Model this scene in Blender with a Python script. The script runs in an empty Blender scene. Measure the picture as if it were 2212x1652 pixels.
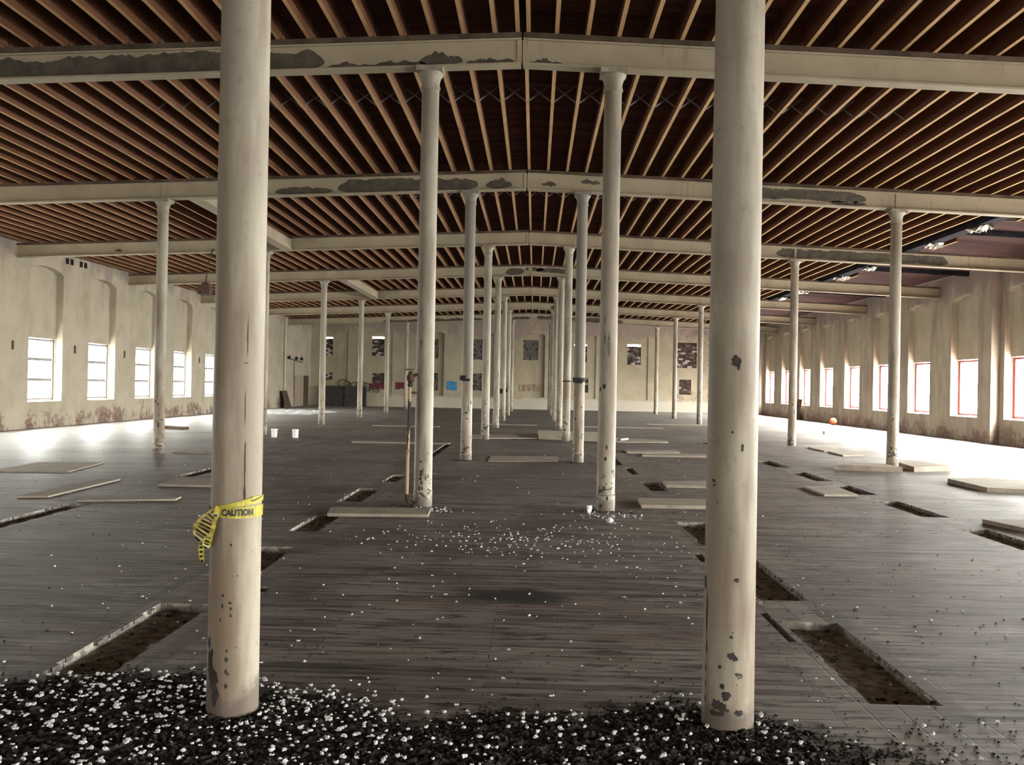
import bpy, math, random
from mathutils import Vector, Matrix
random.seed(7)
R = math.radians
SC = bpy.context.scene
COL = SC.collection

# ------------------------------------------------------------------ camera
F_PX, YAW, PITCH, ROLL = 2001.0, 0.0243, 0.0037, 0.0191
CAM = Vector((0.2318, 0.0, 1.5384))
def cam_axes():
    cy, sy, cp, sp = math.cos(YAW), math.sin(YAW), math.cos(PITCH), math.sin(PITCH)
    f = Vector((-sy*cp, cy*cp, sp)); r = Vector((cy, sy, 0)); u = r.cross(f)
    c, s = math.cos(ROLL), math.sin(ROLL)
    return c*r + s*u, -s*r + c*u, f
cr, cu, cf = cam_axes()
cd = bpy.data.cameras.new('camera'); cam = bpy.data.objects.new('camera', cd); COL.objects.link(cam)
cd.sensor_fit = 'HORIZONTAL'; cd.sensor_width = 36; cd.lens = F_PX/2212*36; cd.clip_start = .05; cd.clip_end = 300
cam.matrix_world = Matrix(((cr.x, cu.x, -cf.x, CAM.x), (cr.y, cu.y, -cf.y, CAM.y), (cr.z, cu.z, -cf.z, CAM.z), (0, 0, 0, 1)))
SC.camera = cam

# ------------------------------------------------------------------ sky, exposure
VS = SC.view_settings
SC.display_settings.display_device = 'sRGB'
VS.view_transform = 'Standard'; VS.look = 'None'; VS.gamma = 1.0; VS.use_curve_mapping = False
VS.exposure = 0.33
SKY_LEFT, SKY_RIGHT = 34.0, 150.0          # bright overcast, brighter towards +X
w = bpy.data.worlds.new('overcast_sky'); SC.world = w; w.use_nodes = True
wt = w.node_tree; bg = wt.nodes['Background']
tc = wt.nodes.new('ShaderNodeTexCoord'); sx = wt.nodes.new('ShaderNodeSeparateXYZ'); mr = wt.nodes.new('ShaderNodeMapRange')
wt.links.new(tc.outputs['Generated'], sx.inputs[0]); wt.links.new(sx.outputs['X'], mr.inputs['Value'])
mr.inputs['From Min'].default_value = -0.6; mr.inputs['From Max'].default_value = 0.6
mr.inputs['To Min'].default_value = SKY_LEFT; mr.inputs['To Max'].default_value = SKY_RIGHT
bg.inputs['Color'].default_value = (1.0, 0.975, 0.935, 1)
me_ = wt.nodes.new('ShaderNodeMapRange'); mul = wt.nodes.new('ShaderNodeMath'); mul.operation = 'MULTIPLY'   # dim ground below, bright cloud above
wt.links.new(sx.outputs['Z'], me_.inputs['Value'])
for k_, v_ in (('From Min', -.15), ('From Max', .35), ('To Min', .36), ('To Max', 1.25)): me_.inputs[k_].default_value = v_
wt.links.new(mr.outputs[0], mul.inputs[0]); wt.links.new(me_.outputs[0], mul.inputs[1]); wt.links.new(mul.outputs[0], bg.inputs['Strength'])
SC.cycles.use_denoising = True
SC.cycles.max_bounces = 12; SC.cycles.diffuse_bounces = 8; SC.cycles.glossy_bounces = 3; SC.cycles.transparent_max_bounces = 8
SC.cycles.sample_clamp_indirect = 8.0

# ------------------------------------------------------------------ dimensions of the hall
W2 = 1.15                 # half width of the middle aisle
XO = 7.53                 # outer column rows
XW = 14.75                # inner face of the side walls
D0, P = 4.30, 7.357       # first column row, bay length
YN, YF = -11.0, 61.6       # near and far wall
REC = 0.22                # depth of the arched niches
BD = 0.35                 # girder depth
def zb(x): return 5.565 - 0.0405*abs(x)           # underside of the girders follows the roof
def zj(x): return zb(x) + BD + 0.06               # underside of joists
JH = 0.29
def zdeck(x): return zj(x) + JH
def yk(k): return D0 + k*P
WIN_Y = [28.03 + 3.69*j for j in range(-9, 9)]
WY_SILL, WY_TOP = 0.79, 2.74
def open_window(s, j):
    return 5 <= j <= 15 if s < 0 else True

# daylight portals in the window openings
def portal(x, y, z, sx_, sz_, rot):
    l = bpy.data.lights.new('daylight_portal', 'AREA'); l.shape = 'RECTANGLE'; l.size = sx_; l.size_y = sz_
    l.cycles.is_portal = True
    o = bpy.data.objects.new('daylight_portal', l); COL.objects.link(o); o.location = (x, y, z); o.rotation_euler = rot
for s in (-1, 1):
    for j, y in enumerate(WIN_Y):
        if not open_window(s, j): continue
        portal(s*(XW+REC+.2), y, (WY_SILL+WY_TOP)/2, 1.95, 1.9, (R(90), 0, R(90*s)))

NEAR_X = (-7.0, 7.0)  # unseen windows behind the camera, added to light column and girder fronts
for x in NEAR_X: portal(x, YN-REC-.2, (WY_SILL+WY_TOP)/2, 1.95, 1.9, (R(90), 0, 0))

# ------------------------------------------------------------------ helpers: meshes
class MB:
    def __init__(s): s.v, s.f, s.m = [], [], []
    def add(s, vs, fs, mi=0):
        n = len(s.v); s.v += [tuple(a) for a in vs]; s.f += [tuple(i+n for i in f) for f in fs]; s.m += [mi]*len(fs); return s
    def quad(s, a, b, c, d, mi=0): return s.add((a, b, c, d), ((0, 1, 2, 3),), mi)
    def box(s, x0, x1, y0, y1, z0, z1, mi=0):
        v = [(x, y, z) for z in (z0, z1) for y in (y0, y1) for x in (x0, x1)]
        return s.add(v, ((0, 2, 3, 1), (4, 5, 7, 6), (0, 1, 5, 4), (2, 6, 7, 3), (0, 4, 6, 2), (1, 3, 7, 5)), mi)
    def obox(s, c, ax, ay, az, mi=0):                 # oriented box: centre and three half axes
        c, ax, ay, az = map(Vector, (c, ax, ay, az))
        v = [c + i*ax + j*ay + k*az for k in (-1, 1) for j in (-1, 1) for i in (-1, 1)]
        return s.add(v, ((0, 2, 3, 1), (4, 5, 7, 6), (0, 1, 5, 4), (2, 6, 7, 3), (0, 4, 6, 2), (1, 3, 7, 5)), mi)
    def bar(s, p, q, wd, th, up=(0, 0, 1), mi=0):
        p, q = Vector(p), Vector(q); d = (q-p); L = d.length; d /= L
        a = d.cross(Vector(up)); a = a.normalized() if a.length > 1e-6 else Vector((1, 0, 0)); b = a.cross(d)
        return s.obox((p+q)/2, d*L/2, a*wd/2, b*th/2, mi)
    def tube(s, path, r, n=8, mi=0, cap=True):
        path = [Vector(p) for p in path]; rr = r if isinstance(r, (list, tuple)) else [r]*len(path); vs = []; fs = []
        for i, p in enumerate(path):
            d = (path[min(i+1, len(path)-1)] - path[max(i-1, 0)]).normalized()
            a = d.cross(Vector((0, 0, 1)) if abs(d.z) < .95 else Vector((0, 1, 0))).normalized(); b = d.cross(a)
            vs += [p + rr[i]*(math.cos(t)*a + math.sin(t)*b) for t in [2*math.pi*k/n for k in range(n)]]
        for i in range(len(path)-1):
            for k in range(n): fs.append((i*n+k, i*n+(k+1) % n, (i+1)*n+(k+1) % n, (i+1)*n+k))
        if cap: fs += [tuple(range(n))[::-1], tuple(range((len(path)-1)*n, len(path)*n))]
        return s.add(vs, fs, mi)
    def lathe(s, prof, c=(0, 0, 0), n=32, mi=0, cap=True):
        vs = []; fs = []
        for r, z in prof: vs += [(c[0]+r*math.cos(2*math.pi*k/n), c[1]+r*math.sin(2*math.pi*k/n), c[2]+z) for k in range(n)]
        for i in range(len(prof)-1):
            for k in range(n): fs.append((i*n+k, i*n+(k+1) % n, (i+1)*n+(k+1) % n, (i+1)*n+k))
        if cap: fs += [tuple(range(n))[::-1], tuple(range((len(prof)-1)*n, len(prof)*n))]
        return s.add(vs, fs, mi)
    def prism(s, pts, z0, z1, mi=0):                  # outline in x,y raised from z0 to z1
        n = len(pts); vs = [(x, y, z0) for x, y in pts] + [(x, y, z1) for x, y in pts]
        return s.add(vs, [tuple(range(n))[::-1], tuple(range(n, 2*n))] + [(i, (i+1) % n, n+(i+1) % n, n+i) for i in range(n)], mi)
    def build(s, name, mats, parent=None, origin=None, smooth=False):
        me = bpy.data.meshes.new(name)
        o3 = Vector(parent['_o']) if parent is not None else Vector(origin or (0, 0, 0))
        me.from_pydata([tuple(Vector(a)-o3) for a in s.v], [], s.f)
        for m in (mats if isinstance(mats, (list, tuple)) else [mats]): me.materials.append(m)
        me.polygons.foreach_set('material_index', s.m)
        if smooth:
            me.polygons.foreach_set('use_smooth', [True]*len(s.f)); me.set_sharp_from_angle(angle=R(38))
        me.update()
        o = bpy.data.objects.new(name, me); COL.objects.link(o)
        if parent is not None: o.parent = parent
        else: o.location = o3
        o['_o'] = tuple(o3)
        return o
def tag(o, label, cat, group=None, kind=None):
    o['label'] = label; o['category'] = cat
    if group: o['group'] = group
    if kind: o['kind'] = kind
    return o
def thing(name, loc, label, cat, group=None):
    o = bpy.data.objects.new(name, None); COL.objects.link(o); o.location = loc; o.empty_display_size = .2
    o['_o'] = tuple(loc); return tag(o, label, cat, group)
def copy_tree(o, parent=None, loc=None):
    c = o.copy(); COL.objects.link(c)
    if parent: c.parent = parent
    if loc is not None: c.location = loc
    for ch in list(o.children): copy_tree(ch, c)
    return c
def structure(o): o['kind'] = 'structure'; return o
ONES = 'zeroth first second third fourth fifth sixth seventh eighth ninth tenth eleventh twelfth thirteenth fourteenth fifteenth sixteenth seventeenth eighteenth nineteenth'.split()
def ordinal(n):
    if n < 20: return ONES[n]
    t, u = divmod(n, 10)
    return {2: ('twentieth', 'twenty'), 3: ('thirtieth', 'thirty'), 4: ('fortieth', 'forty')}[t][0 if u == 0 else 1] + ('' if u == 0 else '-' + ONES[u])

# ------------------------------------------------------------------ helpers: materials
class M:
    def __init__(s, name, rough=.7, spec=.3):
        s.m = bpy.data.materials.new(name); s.m.use_nodes = True; s.t = s.m.node_tree
        s.b = s.t.nodes['Principled BSDF']; s.b.inputs['Roughness'].default_value = rough
        s.b.inputs['Specular IOR Level'].default_value = spec
    def n(s, typ, ins=None, **attr):
        nd = s.t.nodes.new('ShaderNode'+typ)
        for k, v in attr.items(): setattr(nd, k, v)
        for k, v in (ins or {}).items(): s.put(nd.inputs[k], v)
        return nd
    def put(s, sock, v):
        if isinstance(v, bpy.types.NodeSocket): s.t.links.new(v, sock)
        elif isinstance(v, (tuple, list)) and len(v) == 3 and sock.type == 'RGBA': sock.default_value = (*v, 1)
        else: sock.default_value = v
    def pos(s): return s.n('NewGeometry').outputs['Position']
    def obj(s, spread=40):
        c = s.n('TexCoord').outputs['Object']; r = s.n('ObjectInfo').outputs['Random']
        k = s.n('VectorMath', {0: (spread, spread*.7, 0)}, operation='SCALE'); s.put(k.inputs['Scale'], r)
        return c, s.n('VectorMath', {0: c, 1: k.outputs[0]}).outputs[0]
    def sc(s, v, k): return s.n('VectorMath', {0: v, 1: k}, operation='MULTIPLY').outputs[0]
    def noise(s, v, scale, detail=5, rough=.6, dist=0):
        return s.n('TexNoise', {'Vector': v, 'Scale': scale, 'Detail': detail, 'Roughness': rough, 'Distortion': dist}).outputs['Fac']
    def ramp(s, f, a, b, lo=0., hi=1.):
        return s.n('MapRange', {'Value': f, 'From Min': a, 'From Max': b, 'To Min': lo, 'To Max': hi}, interpolation_type='SMOOTHSTEP').outputs[0]
    def math(s, op, a, b=0.):
        return s.n('Math', {0: a, 1: b}, operation=op).outputs[0]
    def mix(s, f, a, b, mode='MIX'):
        nd = s.n('Mix', data_type='RGBA', blend_type=mode)
        s.put(nd.inputs[0], f); s.put(nd.inputs[6], a); s.put(nd.inputs[7], b); return nd.outputs[2]
    def xyz(s, v): return s.n('SeparateXYZ', {0: v}).outputs
    def col(s, c): s.put(s.b.inputs['Base Color'], c); return s
    def bump(s, h, strength=.3, dist=.01):
        b = s.n('Bump', {'Height': h, 'Strength': strength, 'Distance': dist}); s.t.links.new(b.outputs[0], s.b.inputs['Normal']); return s
    def rough(s, v): s.put(s.b.inputs['Roughness'], v); return s

def plain(name, c, rough=.7, spec=.3, var=.25, scale=12):
    a = M(name, rough, spec); o, v = a.obj()
    n = a.noise(v, scale); f = a.ramp(n, .3, .7)
    a.col(a.mix(f, tuple(x*(1-var) for x in c), tuple(x*(1+var) for x in c))); a.bump(n, .15)
    return a.m

def mat_floor():
    a = M('weathered_floorboards', .55, .35); p = a.pos(); X, Y, Z = a.xyz(p)
    ax = a.math('ABSOLUTE', X)
    # boards run across the hall; narrow strips beside the machine channels run along it
    br = lambda vec, bw, rh: a.n('TexBrick', {'Vector': vec, 'Color1': (0, 0, 0), 'Color2': (1, 1, 1), 'Mortar': (.5, .5, .5), 'Scale': 1., 'Mortar Size': .0045, 'Mortar Smooth': .3, 'Bias': 0., 'Brick Width': bw, 'Row Height': rh}, offset=.37, offset_frequency=2)
    wob = a.n('VectorMath', {0: p, 1: a.sc(a.n('TexNoise', {'Vector': a.sc(p, (.15, 1, 1)), 'Scale': 1.2}).outputs['Color'], (0, .02, 0))}).outputs[0]
    b1 = br(wob, 2.7, .083)
    sw = a.n('CombineXYZ', {0: Y, 1: X, 2: Z}).outputs[0]; b2 = br(sw, 2.2, .17)
    d1 = a.math('ABSOLUTE', a.math('SUBTRACT', ax, 2.1)); d2 = a.math('ABSOLUTE', a.math('SUBTRACT', ax, 5.28))
    strip = a.math('MAXIMUM', a.math('LESS_THAN', d1, .36), a.math('LESS_THAN', d2, .34))
    tone = a.mix(strip, b1.outputs['Color'], b2.outputs['Color']); mort = a.mix(strip, b1.outputs['Fac'], b2.outputs['Fac'])
    streak = a.noise(a.sc(p, (.5, 9, 1)), 2.2, 6, .65)
    blot = a.noise(p, .45, 5, .6, .6); fine = a.noise(p, 28, 4, .7)
    c = a.mix(a.ramp(streak, .3, .72), FLOOR_A, FLOOR_B)
    c = a.mix(a.math('MULTIPLY', a.ramp(tone, .3, 1), .45), c, FLOOR_C); c = a.mix(a.ramp(tone, .0, .28, .6, 0), c, (.055, .045, .040))
    c = a.mix(a.ramp(blot, .46, .62, 0, .65), c, FLOOR_D)
    # dirt film and dark damp streaks lying along the boards
    damp = a.noise(a.sc(p, (.35, 1.6, 1)), 1.3, 6, .7, .4)
    c = a.mix(a.ramp(damp, .54, .68, 0, .7), c, (.035, .030, .026))
    c = a.mix(a.ramp(fine, .58, .75, 0, .5), c, (.03, .027, .024))
    # short dark gaps, splinters and trodden dirt lying along the boards
    dash = a.noise(a.sc(p, (1.8, 13, 1)), 1.3, 6, .7); dash2 = a.noise(a.sc(p, (.7, 7, 1)), .9, 6, .66)
    c = a.mix(a.ramp(dash, .53, .60, 0, .92), c, (.020, .017, .015))
    c = a.mix(a.ramp(dash2, .54, .63, 0, .75), c, (.028, .022, .019))
    c = a.mix(a.ramp(a.noise(a.sc(p, (.7, 3, 1)), .8, 5, .6), .52, .66, 0, .45), c, (.105, .062, .050))
    # burnt-looking stain in the middle aisle
    dx = a.math('DIVIDE', a.math('SUBTRACT', X, .1), .62); dy = a.math('DIVIDE', a.math('SUBTRACT', Y, 6.78), .28)
    d = a.math('ADD', a.math('SQRT', a.math('ADD', a.math('MULTIPLY', dx, dx), a.math('MULTIPLY', dy, dy))), a.math('MULTIPLY', a.math('SUBTRACT', a.noise(a.sc(p, (1, 3, 1)), 3.), .5), 1.6))
    c = a.mix(a.ramp(d, .45, 1.15, .92, 0), c, (.010, .009, .009))
    # damp boards along the window sides; the paler tone paints in window light
    wet_lit = a.ramp(a.math('ADD', ax, a.math('MULTIPLY', a.math('SUBTRACT', a.noise(p, .35), .5), 9.)), 5.5, 11.5)
    c = a.mix(a.math('MULTIPLY', wet_lit, .6), c, (.38, .365, .335))
    c = a.mix(a.math('MULTIPLY', a.ramp(mort, .2, .8), a.ramp(dash2, .38, .58, .35, 1)), c, (.008, .007, .006))
    a.col(c)
    a.rough(a.math('SUBTRACT', a.ramp(streak, .2, .8, .62, .46), a.math('MULTIPLY', wet_lit, .06)))
    h = a.math('SUBTRACT', a.math('ADD', a.math('MULTIPLY', fine, .35), a.math('MULTIPLY', streak, .6)), a.math('MULTIPLY', mort, 1.2))
    a.bump(a.math('ADD', h, a.math('MULTIPLY', a.ramp(tone, 0, 1), .5)), .45, .006)
    return a.m
FLOOR_A, FLOOR_B, FLOOR_C, FLOOR_D = (.125, .103, .093), (.24, .216, .198), (.26, .222, .19), (.092, .064, .059)

def mat_dirt():
    a = M('pit_dirt', .95, .1); p = a.pos(); n = a.noise(p, 14, 8, .75); n2 = a.noise(p, 2.2)
    a.col(a.mix(a.ramp(n, .4, .65), (.13, .11, .09), a.mix(n2, (.29, .265, .235), (.46, .425, .375)))); a.bump(n, .3, .012)
    return a.m

def mat_wall(axis, cream=(.44, .385, .305), peel_top=.35, peel_low=.5):
    a = M('limewashed_brick', .85, .15); p = a.pos(); X, Y, Z = a.xyz(p)
    u = X if axis == 'x' else Y
    vec = a.n('CombineXYZ', {0: u, 1: Z, 2: 0.}).outputs[0]
    b = a.n('TexBrick', {'Vector': vec, 'Color1': (0, 0, 0), 'Color2': (1, 1, 1), 'Mortar': (.5, .5, .5), 'Scale': 1., 'Mortar Size': .006, 'Mortar Smooth': .4, 'Brick Width': .22, 'Row Height': .075})
    n1 = a.noise(p, .9, 6, .65, .3); n2 = a.noise(p, 5.5, 6, .7); n3 = a.noise(a.sc(p, (1, 1, .25)), 1.7, 5)
    c = a.mix(a.ramp(n1, .35, .7), cream, tuple(x*k for x, k in zip(cream, (.80, .82, .76))))
    c = a.mix(a.ramp(n3, .52, .72, 0, .5), c, (.30, .255, .19))
    brick = a.mix(a.ramp(b.outputs['Color'], 0, 1), (.15, .088, .068), (.23, .145, .115))
    brick = a.mix(a.ramp(n2, .45, .7), brick, (.30, .235, .205))
    low = a.math('ADD', a.math('ADD', a.math('MULTIPLY', n1, .7), a.math('MULTIPLY', n2, .5)), a.ramp(Z, .15, 1.25, peel_low*.25, -.17))
    c = a.mix(a.ramp(low, .70, .77), c, brick)
    top = a.math('ADD', a.math('ADD', a.math('MULTIPLY', n1, .6), a.math('MULTIPLY', n3, .6)), a.ramp(Z, 3.9, 5.4, -.18, peel_top*.36))
    c = a.mix(a.ramp(top, .66, .80, 0, .75), c, (.30, .235, .215))
    if axis == 'x':                        # bare brick towards the right end of the far wall
        c = a.mix(a.ramp(a.math('ADD', a.math('ADD', a.math('MULTIPLY', n1, .6), a.math('MULTIPLY', n2, .6)), a.ramp(X, 6.5, 10.5, -.2, .03)), .63, .72, 0, .85), c, brick)
    if axis == 'x':                        # whitewashed foot of the far wall
        c = a.mix(a.math('MULTIPLY', a.ramp(a.math('ADD', Z, a.math('MULTIPLY', n1, .3)), .75, .95, 1, 0), a.ramp(X, -11, -8, 0, .7)), c, (.50, .455, .39))
    c = a.mix(a.math('MULTIPLY', b.outputs['Fac'], .18), c, (.2, .17, .14))
    if axis == 'y': c = a.mix(a.math('MULTIPLY', a.math('MULTIPLY', a.ramp(X, 14.80, 14.88, 1, 0), a.ramp(X, 13, 14)), a.ramp(n3, .36, .6, .1, .6)), c, (.235, .18, .155))   # stained brick piers of the right wall
    c = a.mix(a.ramp(n2, .62, .8, 0, .35), c, (.16, .13, .10))
    a.col(c)
    a.bump(a.math('SUBTRACT', a.math('MULTIPLY', n2, .5), b.outputs['Fac']), .35, .006)
    return a.m

def mat_column(grey=0., name='cream_column_paint', chips=.655):
    a = M(name, .55, .3); o, v = a.obj(); X, Y, Z = a.xyz(o)
    vs = a.sc(v, (1, 1, .28)); n1 = a.noise(vs, 3.2, 5, .6); n2 = a.noise(v, 9., 6, .68); n3 = a.noise(a.sc(v, (1, 1, .12)), 5., 4)
    c = a.mix(a.ramp(n1, .42, .60), (.345, .305, .24), (.25, .208, .155))
    c = a.mix(a.ramp(n3, .46, .66, 0, .75), c, (.15, .10, .062))
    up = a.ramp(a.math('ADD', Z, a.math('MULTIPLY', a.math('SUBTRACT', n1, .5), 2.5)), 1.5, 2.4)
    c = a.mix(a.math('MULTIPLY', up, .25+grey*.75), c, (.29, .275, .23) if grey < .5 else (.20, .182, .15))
    c = a.mix(a.ramp(a.noise(v, 16, 5, .7), .56, .70, 0, .4), c, (.17, .125, .085))
    chip = a.math('ADD', n2, a.ramp(Z, .1, 1.7, .10, -.10))
    c = a.mix(a.ramp(chip, chips, chips+.02), c, (.045, .036, .03))
    chip2 = a.math('ADD', a.noise(a.sc(v, (1, 1, .4)), 4.5, 4), a.ramp(Z, 3.2, 5., -.06, .05))
    c = a.mix(a.ramp(chip2, .68, .70, 0, .8), c, (.19, .175, .155))
    base = a.math('ADD', a.noise(v, 6), a.ramp(Z, 0., .35, .35, -.3))
    c = a.mix(a.ramp(base, .55, .8, 0, .8), c, (.10, .075, .06))
    a.col(c); a.bump(n2, .12, .004)
    return a.m

def mat_beam():
    a = M('cream_girder_paint', .6, .25); p = a.pos(); n1 = a.noise(p, 1.6, 5); n2 = a.noise(a.sc(p, (6, 1, .5)), 2.2, 5, .7); n3 = a.noise(p, .35)
    c = a.mix(a.ramp(n1, .35, .7), (.36, .305, .215), (.30, .25, .175))
    c = a.mix(a.ramp(a.math('MULTIPLY', n2, a.ramp(n3, .4, .65, .75, 1.1)), .56, .72, 0, .55), c, (.23, .12, .05))
    a.col(c); a.bump(n1, .1); return a.m
def mat_bare():
    a = M('bare_girder_metal', .8, .2); p = a.pos(); n = a.noise(p, 5, 6, .7)
    a.col(a.mix(a.ramp(n, .35, .7), (.062, .052, .040), (.115, .098, .075))); a.bump(n, .2); return a.m

def mat_joist(c1, c2, name):
    a = M(name, .8, .15); o, v = a.obj(80); r = a.n('ObjectInfo').outputs['Random']
    g = a.noise(a.sc(v, (9, .6, 9)), 2.5, 5, .65); n = a.noise(v, 1.1)
    c = a.mix(a.ramp(g, .3, .7), c1, c2); c = a.mix(a.ramp(r, 0, 1, 0, .3), c, tuple(x*1.5 for x in c2))
    c = a.mix(a.ramp(n, .55, .75, 0, .5), c, (.17, .09, .055)); a.col(c); a.bump(g, .2); return a.m
def mat_deck():
    a = M('roof_deck_boards', .9, .1); p = a.pos(); X, Y, Z = a.xyz(p)
    b = a.n('TexBrick', {'Vector': p, 'Color1': (0, 0, 0), 'Color2': (1, 1, 1), 'Mortar': (.5, .5, .5), 'Scale': 1., 'Mortar Size': .004, 'Brick Width': 3.2, 'Row Height': .14})
    n = a.noise(p, .5, 5); c = a.mix(a.ramp(b.outputs['Color'], 0, 1), (.090, .038, .029), (.155, .068, .050))
    c = a.mix(a.ramp(n, .45, .7, 0, .6), c, (.07, .034, .030)); c = a.mix(b.outputs['Fac'], c, (.01, .008, .008))
    ruin = a.math('MULTIPLY', a.ramp(X, 10.3, 10.8), a.ramp(Y, 18.8, 19.2)); c = a.mix(a.math('MULTIPLY', ruin, .75), c, a.mix(a.ramp(n, .35, .65), (.030, .021, .024), (.062, .040, .038)))   # water-stained deck over the damaged bays
    a.col(c); a.bump(a.math('SUBTRACT', 1., b.outputs['Fac']), .3); return a.m
def mat_board():
    a = M('loose_board', .75, .2); o, v = a.obj(); g = a.noise(a.sc(v, (1.2, 5, 1)), 2.5, 5, .65); n = a.noise(v, 2.)
    c = a.mix(a.ramp(g, .3, .7), (.25, .205, .165), (.34, .29, .235)); c = a.mix(a.ramp(n, .5, .75, 0, .6), c, (.13, .105, .085))
    a.col(c); a.bump(g, .2); return a.m

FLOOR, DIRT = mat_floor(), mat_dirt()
WALLS, WALLR, WALLF = mat_wall('y'), mat_wall('y', (.45, .395, .31), .75, .6), mat_wall('x', (.42, .355, .26), .6, .1)
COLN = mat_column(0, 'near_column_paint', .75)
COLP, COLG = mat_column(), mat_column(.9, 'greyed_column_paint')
CHIP = plain('chipped_to_iron', (.045, .038, .034), .8, .2, .4, 30)
PRIMER = plain('grey_primer_patch', (.135, .122, .10), .8, .2, .3, 18)
CHIPB = plain('chipped_to_blue_grey', (.035, .045, .075), .8, .2, .4, 30)
BEAM, BARE, JOIST, DECK, BOARD = mat_beam(), mat_bare(), mat_joist((.15, .066, .034), (.105, .046, .026), 'shaded_joist_timber'), mat_deck(), mat_board()
JOISTU = mat_joist((.55, .36, .185), (.42, .26, .13), 'lit_joist_underside')  # undersides paler, sides darker: light and shade put into the timber colour
DARKT = plain('dark_plate_timber', (.085, .06, .042), .85, .15, .35, 3)
CHAR = plain('blackened_timber', (.022, .020, .024), .9, .1, .4, 4)
DARK = plain('painted_hole_shade', (.02, .017, .015), .95, .05)
IRON = plain('rusty_iron', (.07, .042, .028), .75, .3, .5, 14)
BLACK = plain('black_tar', (.012, .011, .011), .7, .3)
TUFT = plain('white_fluff', (.60, .595, .585), .95, .1, .3, 60)
CRUMB = plain('black_crumbs', (.026, .023, .021), .95, .1, .7, 25)
WHITEP = plain('white_plastic', (.80, .79, .76), .45, .4, .05)
SCRAP = plain('torn_white_scrap', (.72, .68, .62), .9, .1, .12)
STRAP = plain('galvanised_strap', (.75, .75, .78), .35, .6, .1); STRAP.node_tree.nodes['Principled BSDF'].inputs['Metallic'].default_value = .9
REDF, GREYF = plain('red_window_paint', (.45, .06, .07), .5, .4, .2), plain('grey_window_paint', (.30, .28, .27), .6, .3, .2)
YEL = plain('yellow_tape', (.44, .385, .055), .25, .6, .2, 20)
TAPED = plain('dirty_yellow_tape', (.36, .28, .07), .4, .5, .35, 30)
BLK = plain('black_print', (.012, .012, .012), .4, .4)

# ------------------------------------------------------------------ floor with open channels
PITS = [(-2.31, -1.94, 4.76, 6.32), (-2.33, -1.95, 7.25, 8.58), (-1.935, -1.70, 6.73, 6.9), (-2.28, -1.97, 9.5, 10.95), (-2.3, -1.98, 11.95, 13.5), (-2.13, -1.88, 14.5, 15.6), (-2.05, -1.88, 18.0, 24.0),
        (1.91, 2.28, 4.63, 6.24), (1.82, 1.875, 5.73, 6.48), (1.9, 2.28, 6.86, 8.45), (1.75, 1.83, 8.3, 8.75), (1.9, 2.27, 9.2, 10.78), (2.0, 2.3, 14.0, 15.3), (1.9, 2.05, 18.6, 21.0), (2.0, 2.16, 16.6, 18.0),
        (5.10, 5.45, 11.7, 13.33), (5.1, 5.42, 16.1, 17.8), (5.13, 5.46, 14.1, 15.45), (5.12, 5.45, 8.7, 10.75), (5.1, 5.44, 18.85, 20.5), (5.1, 5.4, 24.5, 27.5), (-5.45, -5.15, 9.0, 11.2), (-5.45, -5.15, 14.6, 17.0),
        (2.34, 2.42, 3.75, 4.05)]
PIT_D = .055
def cells(mb, xs, ys, holes, pt, mi=0):
    xs, ys = sorted(set(xs)), sorted(set(ys))
    for i in range(len(xs)-1):
        for j in range(len(ys)-1):
            mx, my = (xs[i]+xs[i+1])/2, (ys[j]+ys[j+1])/2
            if any(h[0] < mx < h[1] and h[2] < my < h[3] for h in holes): continue
            mb.quad(pt(xs[i], ys[j]), pt(xs[i+1], ys[j]), pt(xs[i+1], ys[j+1]), pt(xs[i], ys[j+1]), mi)
mb = MB()
XWO = XW + .02
cells(mb, [-XWO, XWO]+[v for h in PITS for v in h[:2]], [YN, YF]+[v for h in PITS for v in h[2:]], PITS, lambda x, y: (x, y, 0))
for x0, x1, y0, y1 in PITS:
    d = -PIT_D if (x1-x0) > .1 else -.05
    yy = y0+.01
    while (x1-x0) > .2 and yy < y1-.09:                 # ragged ends of the cut boards around each opening
        for xe, sg in ((x0, 1), (x1, -1)):
            if random.random() < .4: L = random.uniform(.004, .03); mb.box(min(xe, xe+sg*L), max(xe, xe+sg*L), yy, yy+.078, -.024, -.001)
        yy += .083
    mb.quad((x0, y0, d), (x1, y0, d), (x1, y1, d), (x0, y1, d), 1)
    for a, b in (((x0, y0), (x1, y0)), ((x1, y0), (x1, y1)), ((x1, y1), (x0, y1)), ((x0, y1), (x0, y0))):
        mb.quad((*a, d), (*b, d), (*b, 0), (*a, 0), 1)
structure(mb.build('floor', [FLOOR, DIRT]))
# ------------------------------------------------------------------ roof deck
mb = MB()
for s in (-1, 1):
    xs = [0, s*XW]
    mb.quad((0, YN, zdeck(0)), (s*XWO, YN, zdeck(XW)), (s*XWO, YF, zdeck(XW)), (0, YF, zdeck(0)))
structure(mb.build('ceiling', DECK))

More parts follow.
